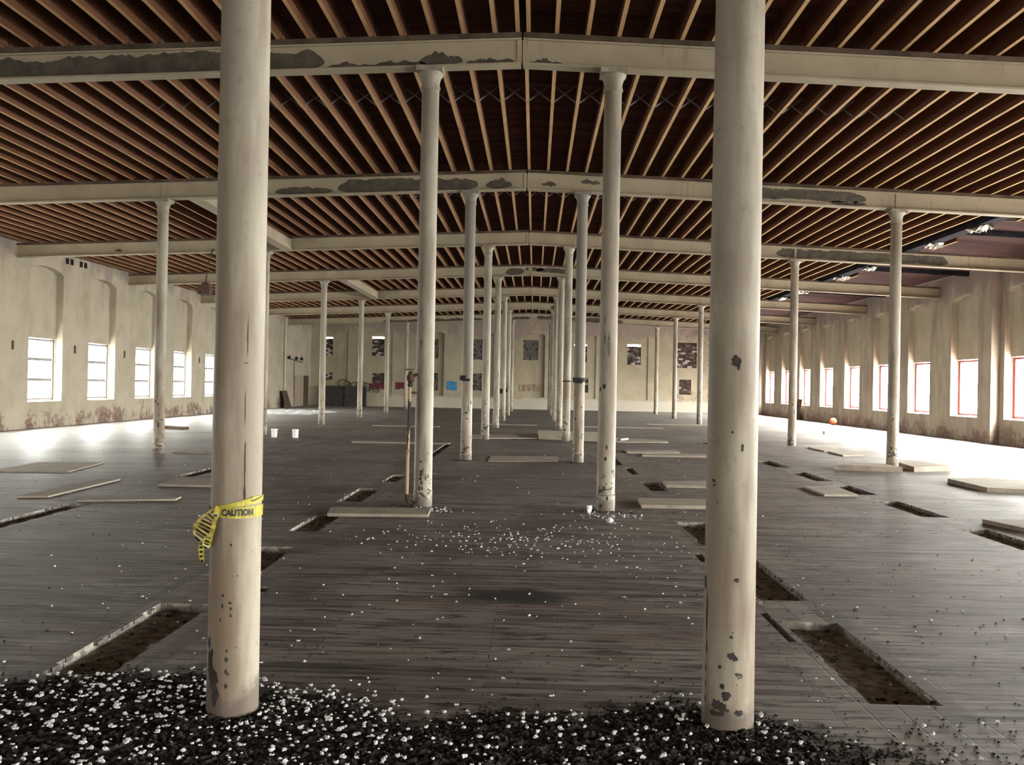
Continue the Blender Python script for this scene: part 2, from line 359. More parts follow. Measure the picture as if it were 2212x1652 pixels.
# ------------------------------------------------------------------ walls with arched niches
def wall_module(mb, pt, u0, u1, ztop, niche, holes=(), hd=.25, seg=10):
    """pt(u, z, d): d is depth into the wall. niche = (a, b, sill, spring, rise, depth)"""
    a, b, zs, zp, rise, dp = niche
    def arch(u): t = (u-a)/(b-a)*2-1; return zp + rise*math.sqrt(max(0, 1-t*t*.92)) - rise*math.sqrt(.08)
    us = [a+(b-a)*i/seg for i in range(seg+1)]
    mb.quad(pt(u0, 0, 0), pt(a, 0, 0), pt(a, ztop, 0), pt(u0, ztop, 0)); mb.quad(pt(b, 0, 0), pt(u1, 0, 0), pt(u1, ztop, 0), pt(b, ztop, 0))
    mb.quad(pt(a, 0, 0), pt(b, 0, 0), pt(b, zs, 0), pt(a, zs, 0))
    for p, q in zip(us, us[1:]):
        mb.quad(pt(p, arch(p), 0), pt(q, arch(q), 0), pt(q, ztop, 0), pt(p, ztop, 0))
        mb.quad(pt(p, arch(p), 0), pt(q, arch(q), 0), pt(q, arch(q), dp), pt(p, arch(p), dp))
        mb.quad(pt(p, zp-.25, dp), pt(q, zp-.25, dp), pt(q, arch(q), dp), pt(p, arch(p), dp))
    for u in (a, b): mb.quad(pt(u, zs, 0), pt(u, zs, dp), pt(u, arch(u), dp), pt(u, arch(u), 0))
    mb.quad(pt(a, zs, 0), pt(b, zs, 0), pt(b, zs, dp), pt(a, zs, dp))
    cells(mb, [a, b]+[v for h in holes for v in h[:2]], [zs, zp-.25]+[v for h in holes for v in h[2:]], holes, lambda u, z: pt(u, z, dp))
    for h in holes:
        for u in h[:2]: mb.quad(pt(u, h[2], dp), pt(u, h[3], dp), pt(u, h[3], dp+hd), pt(u, h[2], dp+hd))
        for z in h[2:]: mb.quad(pt(h[0], z, dp), pt(h[1], z, dp), pt(h[1], z, dp+hd), pt(h[0], z, dp+hd))
HW = .985
def side_wall(s, name):
    mb = MB(); pt = lambda u, z, d: (s*(XW+d), u, z); zt = zdeck(XW)
    u = YN
    for j, y in enumerate(WIN_Y):
        if s < 0 and j > 15: continue
        hole = [] if not open_window(s, j) else [(y-HW+.02, y+HW-.02, WY_SILL, WY_TOP)]
        wall_module(mb, pt, u, y+1.845, zt, (y-HW, y+HW, WY_SILL, 4.74, .26, REC), hole); u = y+1.845
    mb.quad(pt(u, 0, 0), pt(YF, 0, 0), pt(YF, zt, 0), pt(u, zt, 0))
    return structure(mb.build(name, WALLS if s < 0 else WALLR))
side_wall(-1, 'wall_left'); side_wall(1, 'wall_right')
mb = MB(); pt = lambda u, z, d: (u, YN-d, z); ed_ = [-XWO]+[(a+b)/2 for a, b in zip(NEAR_X, NEAR_X[1:])]+[XWO]
for i, x in enumerate(NEAR_X): wall_module(mb, pt, ed_[i], ed_[i+1], 6.3, (x-HW, x+HW, WY_SILL, 4.74, .26, REC), [(x-HW+.02, x+HW-.02, WY_SILL, WY_TOP)])
structure(mb.build('wall_near', WALLF))

# far wall: niches, half of them nearly flush, with small openings closed by odd blocks
FAR_C = [-13.2, -10.22, -6.75, -3.35, -.04, 3.35, 6.8, 10.2, 13.4]
FAR = {  # centre index: (depth, upper opening, lower opening)
 0: (.07, (-13.9, -13.3, 3.35, 4.57), (-13.9, -13.3, 1.72, 2.2)), 1: (.07, (-10.67, -9.85, 3.38, 4.66), (-10.62, -9.80, 1.31, 2.22)),
 2: (.24, (-7.1, -6.23, 3.26, 4.6), (-7.1, -6.23, 1.12, 2.3)), 3: (.24, (-4.1, -3.29, 3.25, 4.62), (-4.1, -3.29, 1.18, 2.33)),
 4: (.24, (-.55, .44, 3.29, 4.62), None), 5: (.07, (2.83, 3.67, 3.2, 4.38), (3.0, 3.8, 1.19, 2.2)), 6: (.07, (6.36, 7.25, 3.1, 4.44), None),
 7: (.07, (9.45, 10.95, 2.95, 4.62), (9.82, 10.6, 1.18, 2.17)), 8: (.07, None, None)}
mb = MB(); pt = lambda u, z, d: (u, YF+d, z)
edges = [-XWO] + [(a+b)/2 for a, b in zip(FAR_C, FAR_C[1:])] + [XWO]
for i, c in enumerate(FAR_C):
    dp, up, lo = FAR[i]
    wall_module(mb, pt, edges[i], edges[i+1], zdeck(0)+.02, (c-.93, c+.93, .79, 4.92, .22, dp), [h for h in (up, lo) if h], .2)
structure(mb.build('wall_far', WALLF))
BLOCKS = [plain('grey_block', (.155, .14, .125), .9, .1, .2), plain('brown_brick', (.085, .055, .045), .9, .1, .3), plain('pale_block', (.40, .37, .36), .9, .1, .15), plain('dark_brick', (.045, .034, .03), .9, .1, .3)]
nwin = 1
def infill(h, dp, weights, gap=0., bw=.21, bh=.16):
    """blocks closing an opening of the far wall, gap = height left open at the top"""
    global nwin
    rnd = random.Random(int(h[0]*100)); mb = MB(); x0, x1, z0, z1 = h; nr = max(1, round((z1-gap-z0)/bh)); bh = (z1-gap-z0)/nr
    for r_ in range(nr):
        x = x0 - (bw/2 if r_ % 2 else 0)
        while x < x1-.01:
            a, b = max(x, x0), min(x+bw, x1); x += bw
            if b-a < .02: continue
            jit = rnd.uniform(0, .03)
            mb.box(a+.004, b-.004, YF+dp+.03+jit, YF+dp+.15+jit, z0+r_*bh+.003, z0+(r_+1)*bh-.003, rnd.choices(range(4), weights)[0])
    mb.box(x0, x1, YF+dp+.13, YF+dp+.16, z0, z1-gap, 3)
    o = structure(mb.build('window_%d' % nwin, BLOCKS)); nwin += 1; return o
for i in range(9):
    dp, up, lo = FAR[i]
    glassy = i in (2, 3, 4)
    if up: infill(up, dp, (9, 0, 0, 1.5) if glassy else (3, 5, 2, 4), 0 if i in (2, 3, 4, 7) else (.13 if i in (1, 6) else .08), bw=.1 if glassy else .3 if i == 7 else .26, bh=.1 if glassy else .13)
    if lo: infill(lo, dp, (9, 1, 0, 2) if glassy else (1, 6, 1, 4), 0, bw=.1 if glassy else .26, bh=.1 if glassy else .13)

# side windows
def window_set(s, frame_mat, glass):
    mb = MB(); xo = s*(XW+REC+.11); t = .06 if s < 0 else .11; w_, z0, z1 = HW-.03, WY_SILL+.04, WY_TOP-.03
    X0, X1 = sorted((xo-.06, xo+.06))
    for u in (-w_, w_-t): mb.box(X0, X1, u, u+t, z0, z1)
    for z in (z0, z1-.06): mb.box(X0, X1, -w_, w_, z, z+.06)
    fr = mb
    mb = MB(); zm = [(z0*(3-i)+z1*i)/3 for i in (1, 2)]
    b_ = .045 if s < 0 else .008
    for z in zm: mb.box(xo-.018, xo+.018, -w_+.06, w_-.06, z-b_, z+b_)
    if s < 0: mb.box(xo-.018, xo+.018, -.008, .008, z0+.06, z1-.06)
    pn = MB().box(xo-.003, xo+.003, -w_+.05, w_-.05, z0+.05, z1-.05)
    return fr, mb, pn
g = M('window_glass', .05, .5); tr = g.n('BsdfTransparent', {'Color': (.95, .97, .96)}); gl = g.n('BsdfGlossy', {'Roughness': .08})
mx = g.n('MixShader', {0: .06}); g.t.links.new(tr.outputs[0], mx.inputs[1]); g.t.links.new(gl.outputs[0], mx.inputs[2])
g.t.links.new(mx.outputs[0], g.t.nodes['Material Output'].inputs['Surface']); GLASS = g.m
for s, fm in ((-1, GREYF), (1, REDF)):
    fr, mu, pn = window_set(s, fm, GLASS); proto = None
    for j, y in enumerate(WIN_Y):
        if not open_window(s, j): continue
        if proto is None:
            proto = structure(fr.build('window_%d' % nwin, fm)); proto['_o'] = (0, 0, 0)
            mu.build('muntin_grid', fm, proto); pn.build('pane', GLASS, proto); proto.location = (0, y, 0)
        else: copy_tree(proto, loc=(0, y, 0)).name = 'window_%d' % nwin
        nwin += 1

# brick pilasters on the right wall
for i, (y0, y1) in enumerate(((29.28, 29.95), (59.0, 59.7)), 1):
    structure(MB().box(XW-.28, XW+.05, y0, y1, 0, zdeck(XW)).build('trim_%d' % i, WALLR))

# ------------------------------------------------------------------ cast iron columns
def chip_poly(mb, th, z, wd, hg, seed, mi, foot=False, jag=.45):
    rnd = random.Random(seed); n = 18; ring = []
    for i in range(n):
        a = 2*math.pi*i/n; q = 1 - jag*rnd.random()
        ring.append((th + wd/2*math.cos(a)*q/.114, z + hg/2*math.sin(a)*q))
    R_ = lambda zz: ((.1185-.005*zz if zz < .5 else .1162-.0021*(zz-.5)) if foot else .1185 if zz < .205 else .1147-.0018*zz)+.0012
    P3 = lambda t, zz: (R_(zz)*math.sin(t), -R_(zz)*math.cos(t), zz)
    mid = [((t+th)/2, (zz+z)/2) for t, zz in ring]
    vs = [P3(*a) for a in ring] + [P3(*a) for a in mid] + [P3(th, z)]
    fs = [(i, (i+1) % n, n+(i+1) % n, n+i) for i in range(n)] + [(n+i, n+(i+1) % n, 2*n) for i in range(n)]
    mb.add(vs, fs, mi)
def shaft_mb(h, plain_foot=False):
    if plain_foot: return MB().lathe([(.1185, 0), (.116, .5), (.1135, 1.6), (.109, h-.25)], n=44)
    return MB().lathe([(.1185, 0), (.1185, .2), (.1175, .205), (.1145, .21), (.1125, 1.6), (.109, h-.25)], n=44)
def th(dx, view=0.): return math.asin(max(-1, min(1, dx/.115))) + view
def column(x, y, label, mats=COLP, chips=(), group='cast iron columns'):
    h = zb(x); t = thing('iron_column', (0, 0, 0), label, 'column', group)
    near = y < D0+1; view = math.atan2(CAM.x-x, y); m = shaft_mb(h, near)
    for dx, z, wd, hg, sd, mi in chips: chip_poly(m, th(dx, view), z, wd, hg, sd, mi, near)
    m.build('shaft', [mats, CHIP, CHIPB, PRIMER], t, smooth=True)
    if not near: MB().lathe([(.112, .185), (.1215, .19), (.1215, .207), (.1135, .212)], n=44).build('base_ring', mats, t, smooth=True)
    c = MB().lathe([(.1095, h-.27), (.122, h-.265), (.124, h-.25), (.122, h-.235), (.113, h-.23), (.114, h-.19), (.121, h-.15), (.136, h-.11), (.155, h-.085), (.160, h-.07), (.160, h-.06)], n=44)
    c.box(-.165, .165, -.165, .165, h-.06, h)
    c.build('capital', mats, t, smooth=True)
    t.location = (x, y, 0)
    return t
rr = random.Random(5)
def rand_chips(n, zmax, seed):
    q = random.Random(seed)
    return [(q.uniform(-.10, .10), q.random()**1.6*zmax+.06, q.uniform(.012, .05), q.uniform(.02, .11), q.random(), 1) for _ in range(n)]
def rand_patches(seed):
    q = random.Random(seed+100)
    return [(q.uniform(-.07, .05), q.uniform(1.9, 5), q.uniform(.02, .06), q.uniform(.08, .45), q.random(), 3) for _ in range(6)]
L0 = [(-.105, .335, .035, .07, 1, 2), (-.098, .25, .055, .16, 2, 1), (-.085, .17, .07, .14, 3, 1), (-.075, .10, .05, .10, 4, 1), (-.02, .528, .02, .016, 5, 1), (-.052, .512, .014, .03, 6, 1), (-.015, .50, .012, .018, 7, 1),
      (-.016, .47, .012, .02, 8, 1), (-.06, .45, .01, .02, 9, 1), (-.03, .31, .014, .02, 10, 1), (-.03, .27, .022, .03, 11, 1), (-.032, .215, .02, .025, 12, 1), (-.022, .205, .014, .02, 13, 1), (-.03, .15, .022, .03, 14, 1), (.01, .65, .01, .01, 15, 1), (-.05, .56, .014, .02, 16, 1),
      (.034, 1.14, .007, .36, 17, 1), (.034, 1.02, .012, .10, 18, 1), (.03, 1.42, .004, .2, 19, 1), (.036, 1.75, .005, .25, 20, 1), (.03, 1.62, .02, .006, 21, 1), (-.02, .79, .014, .018, 22, 1)]
R0 = [(.009, 1.669, .05, .06, 31, 1), (.02, 1.645, .02, .04, 32, 1), (.012, .345, .05, .045, 33, 1), (.028, .335, .03, .035, 34, 1), (.01, .43, .02, .022, 35, 1), (.018, .45, .01, .01, 36, 1), (-.036, .292, .022, .025, 37, 1), (-.024, .205, .026, .035, 38, 1), (-.008, .165, .05, .05, 39, 1), (-.05, .12, .05, .06, 40, 1), (-.025, .11, .045, .07, 41, 1), (.0, .10, .016, .02, 42, 1),
      (.03, .685, .026, .028, 43, 1), (-.078, 1.125, .026, .02, 44, 1), (-.076, 1.105, .02, .012, 45, 1), (-.06, 1.03, .008, .012, 46, 1), (-.098, .50, .012, .26, 47, 1), (-.096, .37, .012, .1, 48, 1), (-.098, .27, .010, .05, 49, 1), (-.097, .2, .010, .04, 50, 1), (-.097, .13, .012, .05, 51, 1), (-.108, .66, .03, .08, 52, 1), (.0, 1.35, .012, .02, 53, 1), (.045, 1.28, .016, .05, 54, 1), (-.05, .08, .09, .03, 55, 1), (.05, .09, .05, .04, 56, 1)]
L1 = [(-.03, .57, .03, .05, 61, 1), (-.045, .56, .012, .015, 62, 1), (-.03, .40, .02, .05, 63, 1), (-.035, .36, .05, .06, 64, 1), (-.02, .31, .04, .07, 65, 1), (.03, .36, .02, .06, 66, 1), (-.04, .24, .03, .10, 67, 1), (-.01, .24, .03, .06, 68, 1), (.03, .6, .012, .05, 69, 1)] + [(-.045, 4.78, .05, .12, 71, 3), (-.062, 4.45, .06, .45, 72, 3), (-.058, 3.95, .065, .35, 73, 3), (-.04, 3.2, .03, .06, 74, 3), (-.055, 2.8, .06, .4, 75, 3), (-.062, 2.5, .055, .25, 76, 3), (-.055, 2.05, .05, .15, 77, 3), (.01, 4.9, .03, .06, 78, 3)]
for sgn, side in ((-1, 'left'), (1, 'right')):
    for k in range(8):
        x, y = sgn*W2, yk(k)
        if k == 0: lab, ch = (('nearest cream iron column on the left, with yellow tape tied round it', L0) if sgn < 0 else ('nearest cream iron column on the right, chipped near its foot', R0))
        else:
            lab = f'cream iron column, {ordinal(k+1)} from the front in the {side} row of the middle aisle'
            ch = L1 if (k == 1 and sgn < 0) else rand_chips(9 if k < 4 else 6, 1.5, k*10+sgn) + rand_patches(k*7+sgn)
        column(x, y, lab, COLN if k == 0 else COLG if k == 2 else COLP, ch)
    for k in range(2, 8):
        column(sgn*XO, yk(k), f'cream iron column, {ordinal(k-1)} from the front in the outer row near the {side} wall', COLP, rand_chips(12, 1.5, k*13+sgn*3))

# ------------------------------------------------------------------ girders
def jag_strip(mb, x0, x1, lo, hi, yf, seed, mi, n=60):
    n = max(24, int(abs(x1-x0)*22))
    """peeled patch on the web between fractions lo and hi of its height, with a ragged outline"""
    q = random.Random(seed); step = [0]*(n+1); s2 = [0]*(n+1); v = v2 = 0
    for i in range(n+1):
        v = v*.86 + q.uniform(-.5, .5)*.16; v2 = v2*.86 + q.uniform(-.5, .5)*.14; step[i] = v; s2[i] = v2
    for i in range(n):
        pts = []
        for j in (i, i+1):
            t = j/n; x = x0+(x1-x0)*t; e = min(1, min(t, 1-t)*abs(x1-x0)/.22+.02) ** .5
            mid = lo + (hi-lo)*.35
            a = max(.02, mid + (lo-mid)*e + (s2[j]*.5 if lo > .05 else 0)); b = min(.97, max(a+.01, mid + (hi-mid)*e + step[j]*e))
            z = zb(x)+.03; H = BD-.055; pts.append(((x, yf, z+H*a), (x, yf, z+H*b)))
        mb.quad(pts[0][0], pts[1][0], pts[1][1], pts[0][1], mi)
def girder_half(k, s, patches=()):
    y = yk(k); x0, x1 = s*.012, s*XW
    t = thing('roof_girder', (s*XW/2, y, zb(XW/2)), f'{"nearest" if k == 1 else "unseen" if k == 0 else ordinal(k)+" from front"} cream steel roof girder, the half {"left" if s < 0 else "right"} of the ridge'.replace('unseen ', 'front '), 'beam', 'roof girders')
    def bar(mb, y0, y1, a, b, mi=0):
        v = [(x, yy, zb(x)+dz) for dz in (a, b) for yy in (y0, y1) for x in (x0, x1)]
        mb.add(v, ((0, 2, 3, 1), (4, 5, 7, 6), (0, 1, 5, 4), (2, 6, 7, 3), (0, 4, 6, 2), (1, 3, 7, 5)), mi)
    m = MB(); bar(m, y-.012, y+.012, .02, BD-.02)
    for i, (a, b, lo, hi) in enumerate(patches): jag_strip(m, a, b, lo, hi, y-.0145, k*31+i*7+s, 1)
    m.build('web', [BEAM, BARE], t)
    m = MB(); bar(m, y-.095, y+.095, 0, .025); m.build('bottom_flange', BEAM, t)
    m = MB(); bar(m, y-.045, y+.045, BD-.025, BD); m.build('top_flange', BEAM, t)
    m = MB(); bar(m, y-.07, y+.07, BD, BD+.06); m.build('timber_plate', DARKT, t)
    for xs in (s*.035, s*XO): MB().box(xs-.03, xs+.03, y-.03, y+.03, zb(xs)+.025, zb(xs)+BD-.025).build('stiffener', BEAM, t)
PATCH = {(1, -1): [(-14.7, -2.5, .0, .84), (-1.3, -.75, .02, .5), (-.7, -.1, 0, .3), (-2.6, -1.2, 0, .15)], (1, 1): [(.1, .5, 0, .25)],
         (2, -1): [(-5.2, -4.0, .03, .5), (-3.9, -1.0, .04, .85), (-.85, -.3, .05, .7)], (2, 1): [(.3, .6, .2, .6), (4.6, 6.9, .25, .95), (6.2, 6.9, .02, .45), (1.1, 1.5, .5, .9)],
         (3, 1): [(7.0, 11.8, .1, .95)], (3, -1): [(-11.9, -11.7, .1, .6)], (4, 1): [(-.2, .5, .5, .95), (.2, 1.5, .3, .95)], (4, -1): [(-.9, -.2, .1, .9)],
         (6, 1): [(1.0, 1.9, .05, .95)], (7, 1): [(.3, 5.5, .1, .85)], (7, -1): [(-6.4, -3.0, 0, .5), (-1.2, -.1, 0, .5), (-9, -6.4, .0, .35)], (5, -1): []}
for k in range(0, 8):
    for s in (-1, 1): girder_half(k, s, PATCH.get((k, s), ()))

# ------------------------------------------------------------------ joists
def bay_phrase(k): return {0: 'just before the nearest girder', 1: 'between the nearest and second girders'}.get(k, f'between the {ordinal(k)} and {ordinal(k+1)} girders')
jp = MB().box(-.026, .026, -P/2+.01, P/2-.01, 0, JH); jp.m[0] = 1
jproto = None
LATER = MB()
SP = .39
GAP_X = 10.25                                        # right of this the joists are gone from the second girder on
for k in range(0, 8):
    ys, ye = yk(k), min(yk(k+1), YF)
    xs = [.04 + SP*i for i in range(-37, 38) if abs(.04+SP*i) < XW-.05]
    if k == 0: xs = [x for x in xs if abs(x) < 7.2 and abs(x-.04) > .01] + [-.06, .075]
    if k == 1: xs = [x for x in xs if abs(x) < 11.2]
    if k >= 2: xs = [x for x in xs if x < GAP_X]
    nl = nr = 0
    for x in sorted(xs, key=abs):
        if x < 0: nl += 1; side, n = 'left', nl
        else: nr += 1; side, n = 'right', nr
        zz = zj(x) + random.uniform(-.004, .006)
        if k <= 4:
            lab = f'bare brown roof joist, {ordinal(n)} {side} of the ridge, {bay_phrase(k)}'
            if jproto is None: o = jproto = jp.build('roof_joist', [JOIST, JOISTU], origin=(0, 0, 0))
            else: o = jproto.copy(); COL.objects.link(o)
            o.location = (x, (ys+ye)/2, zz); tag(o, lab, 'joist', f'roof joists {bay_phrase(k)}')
        else: LATER.box(x-.026, x+.026, ys+.01, ye-.01, zz, zz+JH)
for k, xs in ((0, [.04+SP*i for i in range(-37, 38) if 7.2 <= abs(.04+SP*i) < XW-.05]), (1, [.04+SP*i for i in range(-37, 38) if 11.2 <= abs(.04+SP*i) < XW-.05])):
    for x in xs: LATER.box(x-.026, x+.026, yk(k)+.01, yk(k+1)-.01, zj(x), zj(x)+JH)
for i in range(-37, 38):
    x = .04+SP*i
    if abs(x) < XW-.05: LATER.box(x-.026, x+.026, YN, yk(0)-.01, zj(x), zj(x)+JH)
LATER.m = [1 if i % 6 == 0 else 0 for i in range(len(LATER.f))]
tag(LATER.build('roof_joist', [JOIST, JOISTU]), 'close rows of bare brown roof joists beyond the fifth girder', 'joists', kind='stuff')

# crossed metal straps between joists
def brace(x, y, lab, g):
    a, b = x+.03, x+SP-.03; z = zj(x+SP/2); m = MB()
    m.bar((a, y-.02, z+.015), (b, y-.02, z+JH-.03), .022, .003, (0, 1, 0)); m.bar((b, y+.02, z+.015), (a, y+.02, z+JH-.03), .022, .003, (0, 1, 0))
    tag(m.build('cross_brace', STRAP, origin=(x+SP/2, y, z)), lab, 'brace', g)
for k, y, lo, hi in ((1, 14.4, -15, 15), (2, 21.6, -9, 8)):
    nl = nr = 0
    for i in sorted(range(lo, hi), key=lambda i: abs(.04+SP*(i+.5))):
        x = .04+SP*i
        if x+SP/2 < 0: nl += 1; sd, n = 'left', nl
        else: nr += 1; sd, n = 'right', nr
        brace(x, y, f'thin metal cross brace, {ordinal(n)} joist gap {sd} of ridge, {bay_phrase(k)}', f'metal cross braces {bay_phrase(k)}')

# longitudinal tie girders on the left
for k, lab in ((2, 'cream girder running lengthways left of aisle between second and third girders'), (4, 'cream girder running lengthways left of aisle between fourth and fifth girders')):
    z = zb(6.9); t = thing('tie_girder', (-6.9, yk(k)+P/2, z), lab, 'beam', 'lengthways tie girders')
    m = MB().box(-7.02, -6.78, yk(k)+.1, yk(k+1)-.1, z+.03, z+.31); m.build('web', BEAM, t)
    m = MB().box(-7.06, -6.74, yk(k)+.1, yk(k+1)-.1, z+.005, z+.03); m.build('bottom_flange', BEAM, t)

# damaged roof on the right: blackened runner, cross timbers, odd pieces of joist, torn scraps
for k in range(2, 7):
    y0, y1 = yk(k)+.1, yk(k+1)-.1; x = 10.62; z = zj(x)-.06
    m = MB().box(x-.16, x+.16, y0, y1, z, z+.34); tag(m.build('blackened_runner', CHAR, origin=(x, (y0+y1)/2, z)), f'blackened lengthways timber at the damaged roof edge {bay_phrase(k)}', 'timber', 'blackened roof timbers')
    for i, f in enumerate((.42, .70)):
        yy = y0+(y1-y0)*f; m = MB()
        v = [(xx, yy+dy, zj(xx)+dz) for dz in (.13, JH) for dy in (-.04, .04) for xx in (10.9, XW)]
        m.add(v, ((0, 2, 3, 1), (4, 5, 7, 6), (0, 1, 5, 4), (2, 6, 7, 3), (0, 4, 6, 2), (1, 3, 7, 5)))
        tag(m.build('cross_timber', CHAR if i else DARKT, origin=(12.8, yy, zj(12.8))), f'dark cross timber under the damaged right roof, {"nearer" if i == 0 else "farther"} one {bay_phrase(k)}', 'timber', 'cross timbers of the damaged roof')
    for i, (a, b) in enumerate(((.02, .30), (.715, .93))):
        xx = 11.1; ya, yb = y0+(y1-y0)*a, y0+(y1-y0)*b
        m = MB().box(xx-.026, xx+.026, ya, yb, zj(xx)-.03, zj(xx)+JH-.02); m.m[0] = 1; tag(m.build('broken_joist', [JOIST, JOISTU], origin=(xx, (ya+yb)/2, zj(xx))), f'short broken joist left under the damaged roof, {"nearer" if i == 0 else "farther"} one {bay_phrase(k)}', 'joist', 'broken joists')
    for i, f in enumerate((.40, .76)):
        q = random.Random(k*9+i); yy = y0+(y1-y0)*f; xx = x+.02; m = MB(); n = 6
        pts = [(xx+(u/n-.5)*.42*q.uniform(.7, 1.2), yy+(v_/n-.5)*.75*q.uniform(.6, 1.25), z-.01-q.random()**2*.13-(.05 if v_ == 2 else 0)) for v_ in range(n+1) for u in range(n+1)]
        m.add(pts, [(v_*(n+1)+u, v_*(n+1)+u+1, (v_+1)*(n+1)+u+1, (v_+1)*(n+1)+u) for v_ in range(n) for u in range(n) if not (q.random() < .22 or (u in (0, n-1) and v_ in (0, n-1)))])
        tag(m.build('torn_scrap', SCRAP, origin=(xx, yy, z), smooth=False), f'torn white scrap hanging from blackened timber, {"nearer" if i == 0 else "farther"} one {bay_phrase(k)}', 'scrap', 'torn white scraps under the roof')

# ------------------------------------------------------------------ loose boards on the floor
BOARDS = []
def board(pts, z0, z1, lab, mat=BOARD, name='loose_board', cat='board', lift=None):
    BOARDS.append(pts)
    m = MB(); n = len(pts); lf = lift or [0]*n
    vs = [(x, y, z0+l) for (x, y), l in zip(pts, lf)] + [(x, y, z1+l) for (x, y), l in zip(pts, lf)]
    m.add(vs, [tuple(range(n))[::-1], tuple(range(n, 2*n))] + [(i, (i+1) % n, n+(i+1) % n, n+i) for i in range(n)])
    c = (sum(p[0] for p in pts)/n, sum(p[1] for p in pts)/n, 0)
    return tag(m.build(name, mat, origin=c), lab, cat, 'loose boards on the floor')
T = .022
board([(-7.27, 14.78), (-7.53, 16.6), (-8.58, 16.34), (-8.46, 14.66)], .0, T, 'wide warped board flat on floor near the left edge, farthest of three there', lift=(0, .0, .0, 0))
board([(-5.95, 11.69), (-6.0, 13.87), (-6.32, 13.87), (-6.3, 11.6)], 0, T, 'long board pointing away from the viewer near the left edge')
board([(-4.32, 13.2), (-4.35, 14.0), (-5.19, 13.97), (-5.15, 13.19)], 0, T+.01, 'board half hidden behind the nearest left column')
board([(-4.3, 11.67), (-4.33, 11.95), (-5.55, 11.79), (-5.41, 11.34)], 0, T, 'thin plank lying crossways at left, nearest of the left loose boards')
board([(-6.59, 19.18), (-6.95, 20.0), (-7.35, 20.0), (-7.3, 19.2)], 0, T, 'board on the floor right of the nearest outer left column')
board([(-.97, 10.7), (-1.0, 11.25), (-2.2, 11.15), (-2.12, 10.6)], .0, .035, 'pale plank lying at the foot of the left column with the rusty pipe')
board([(.35, 27.2), (.35, 29.0), (-1.7, 28.4), (-1.55, 26.5)], 0, .03, 'flat plank on the middle aisle left of the pale panel')
board([(2.6, 26.2), (2.6, 29.6), (.38, 30.0), (.38, 27.1)], 0, .12, 'pale thick panel lying across the middle aisle', plain('pale_panel', (.42, .37, .30), .8, .2, .12, 3))
board([(.75, 19.1), (.79, 20.4), (-.69, 20.2), (-.68, 18.75)], 0, .008, 'flush pale patch board set in the aisle between the third columns')
board([(4.08, 26.5), (4.18, 27.5), (2.73, 28.0), (2.62, 26.2)], 0, .025, 'plank right of the pale thick panel with a white stick on it')
board([(3.76, 22.3), (3.8, 23.1), (2.5, 22.8), (2.45, 22.0)], 0, T, 'plank right of the aisle, farther of a pair of crossways planks')
board([(4.18, 21.05), (4.29, 21.7), (2.8, 21.65), (2.69, 21.0)], 0, .03, 'plank right of the aisle, nearer of a pair of crossways planks')
board([(3.18, 14.5), (3.35, 15.4), (2.34, 15.16), (2.32, 14.52)], 0, .04, 'plank beside the open channel, left of the nearest right column')
board([(2.68, 12.0), (2.8, 12.75), (1.67, 12.7), (1.64, 11.95)], 0, .045, 'thick plank just left of the nearest right column')
board([(5.05, 13.85), (5.09, 15.0), (4.55, 14.9), (4.54, 13.78)], 0, .03, 'short pale board right of the nearest right column beside an open channel')
board([(8.24, 22.66), (8.3, 24.0), (7.74, 23.8), (7.66, 22.4)], 0, .03, 'small board near the second outer right column, nearer one of a pair')
board([(8.13, 24.1), (8.31, 25.7), (7.7, 25.4), (7.7, 24.0)], 0, .03, 'small board near the second outer right column, farther one of a pair')
board([(7.42, 18.2), (7.38, 19.1), (6.55, 19.25), (6.2, 18.5)], 0, .10, 'raised dark-edged board left of the nearest outer right column')
board([(8.58, 18.74), (8.62, 20.2), (7.9, 20.0), (7.72, 18.4)], 0, .10, 'raised dark-edged board right of the nearest outer right column')
board([(8.06, 14.71), (8.9, 14.75), (8.9, 16.3), (8.1, 16.62), (7.46, 16.33), (7.45, 14.9)], .0, .07, 'large pale sheet lying at the right edge of the picture')
board([(6.6, 10.3), (6.6, 11.3), (5.63, 11.25), (5.8, 10.5)], 0, .05, 'raised board beside open channel at the right edge')
q = random.Random(11)
for i, (x, y, lab) in enumerate(((-4.4, 33.5, 'thin plank far left of the aisle beyond the two white buckets'), (3.6, 36, 'thin plank far right of the aisle, beyond the crossways planks'), (-3.2, 24, 'long plank left of the aisle between the rusty pipe and the buckets'), (-.6, 36.5, 'narrow plank across the far part of the middle aisle'), (6.4, 40, 'far thin plank on the floor at right, before the far wall'))):
    L = q.uniform(.8, 1.7); a = q.uniform(-.12, .12); b_ = .22
    c, s = math.cos(a), math.sin(a); board([(x+L*c*i_-b_*s*j_, y+L*s*i_+b_*c*j_) for i_, j_ in ((-1, -1), (1, -1), (1, 1), (-1, 1))], 0, .025, lab)
tag(MB().tube([(2.75, 26.7, .054), (3.0, 27.25, .054)], .025, 8).build('white_stick', WHITEP, origin=(2.9, 27, .03)), 'short white stick lying on the plank right of the aisle', 'stick')

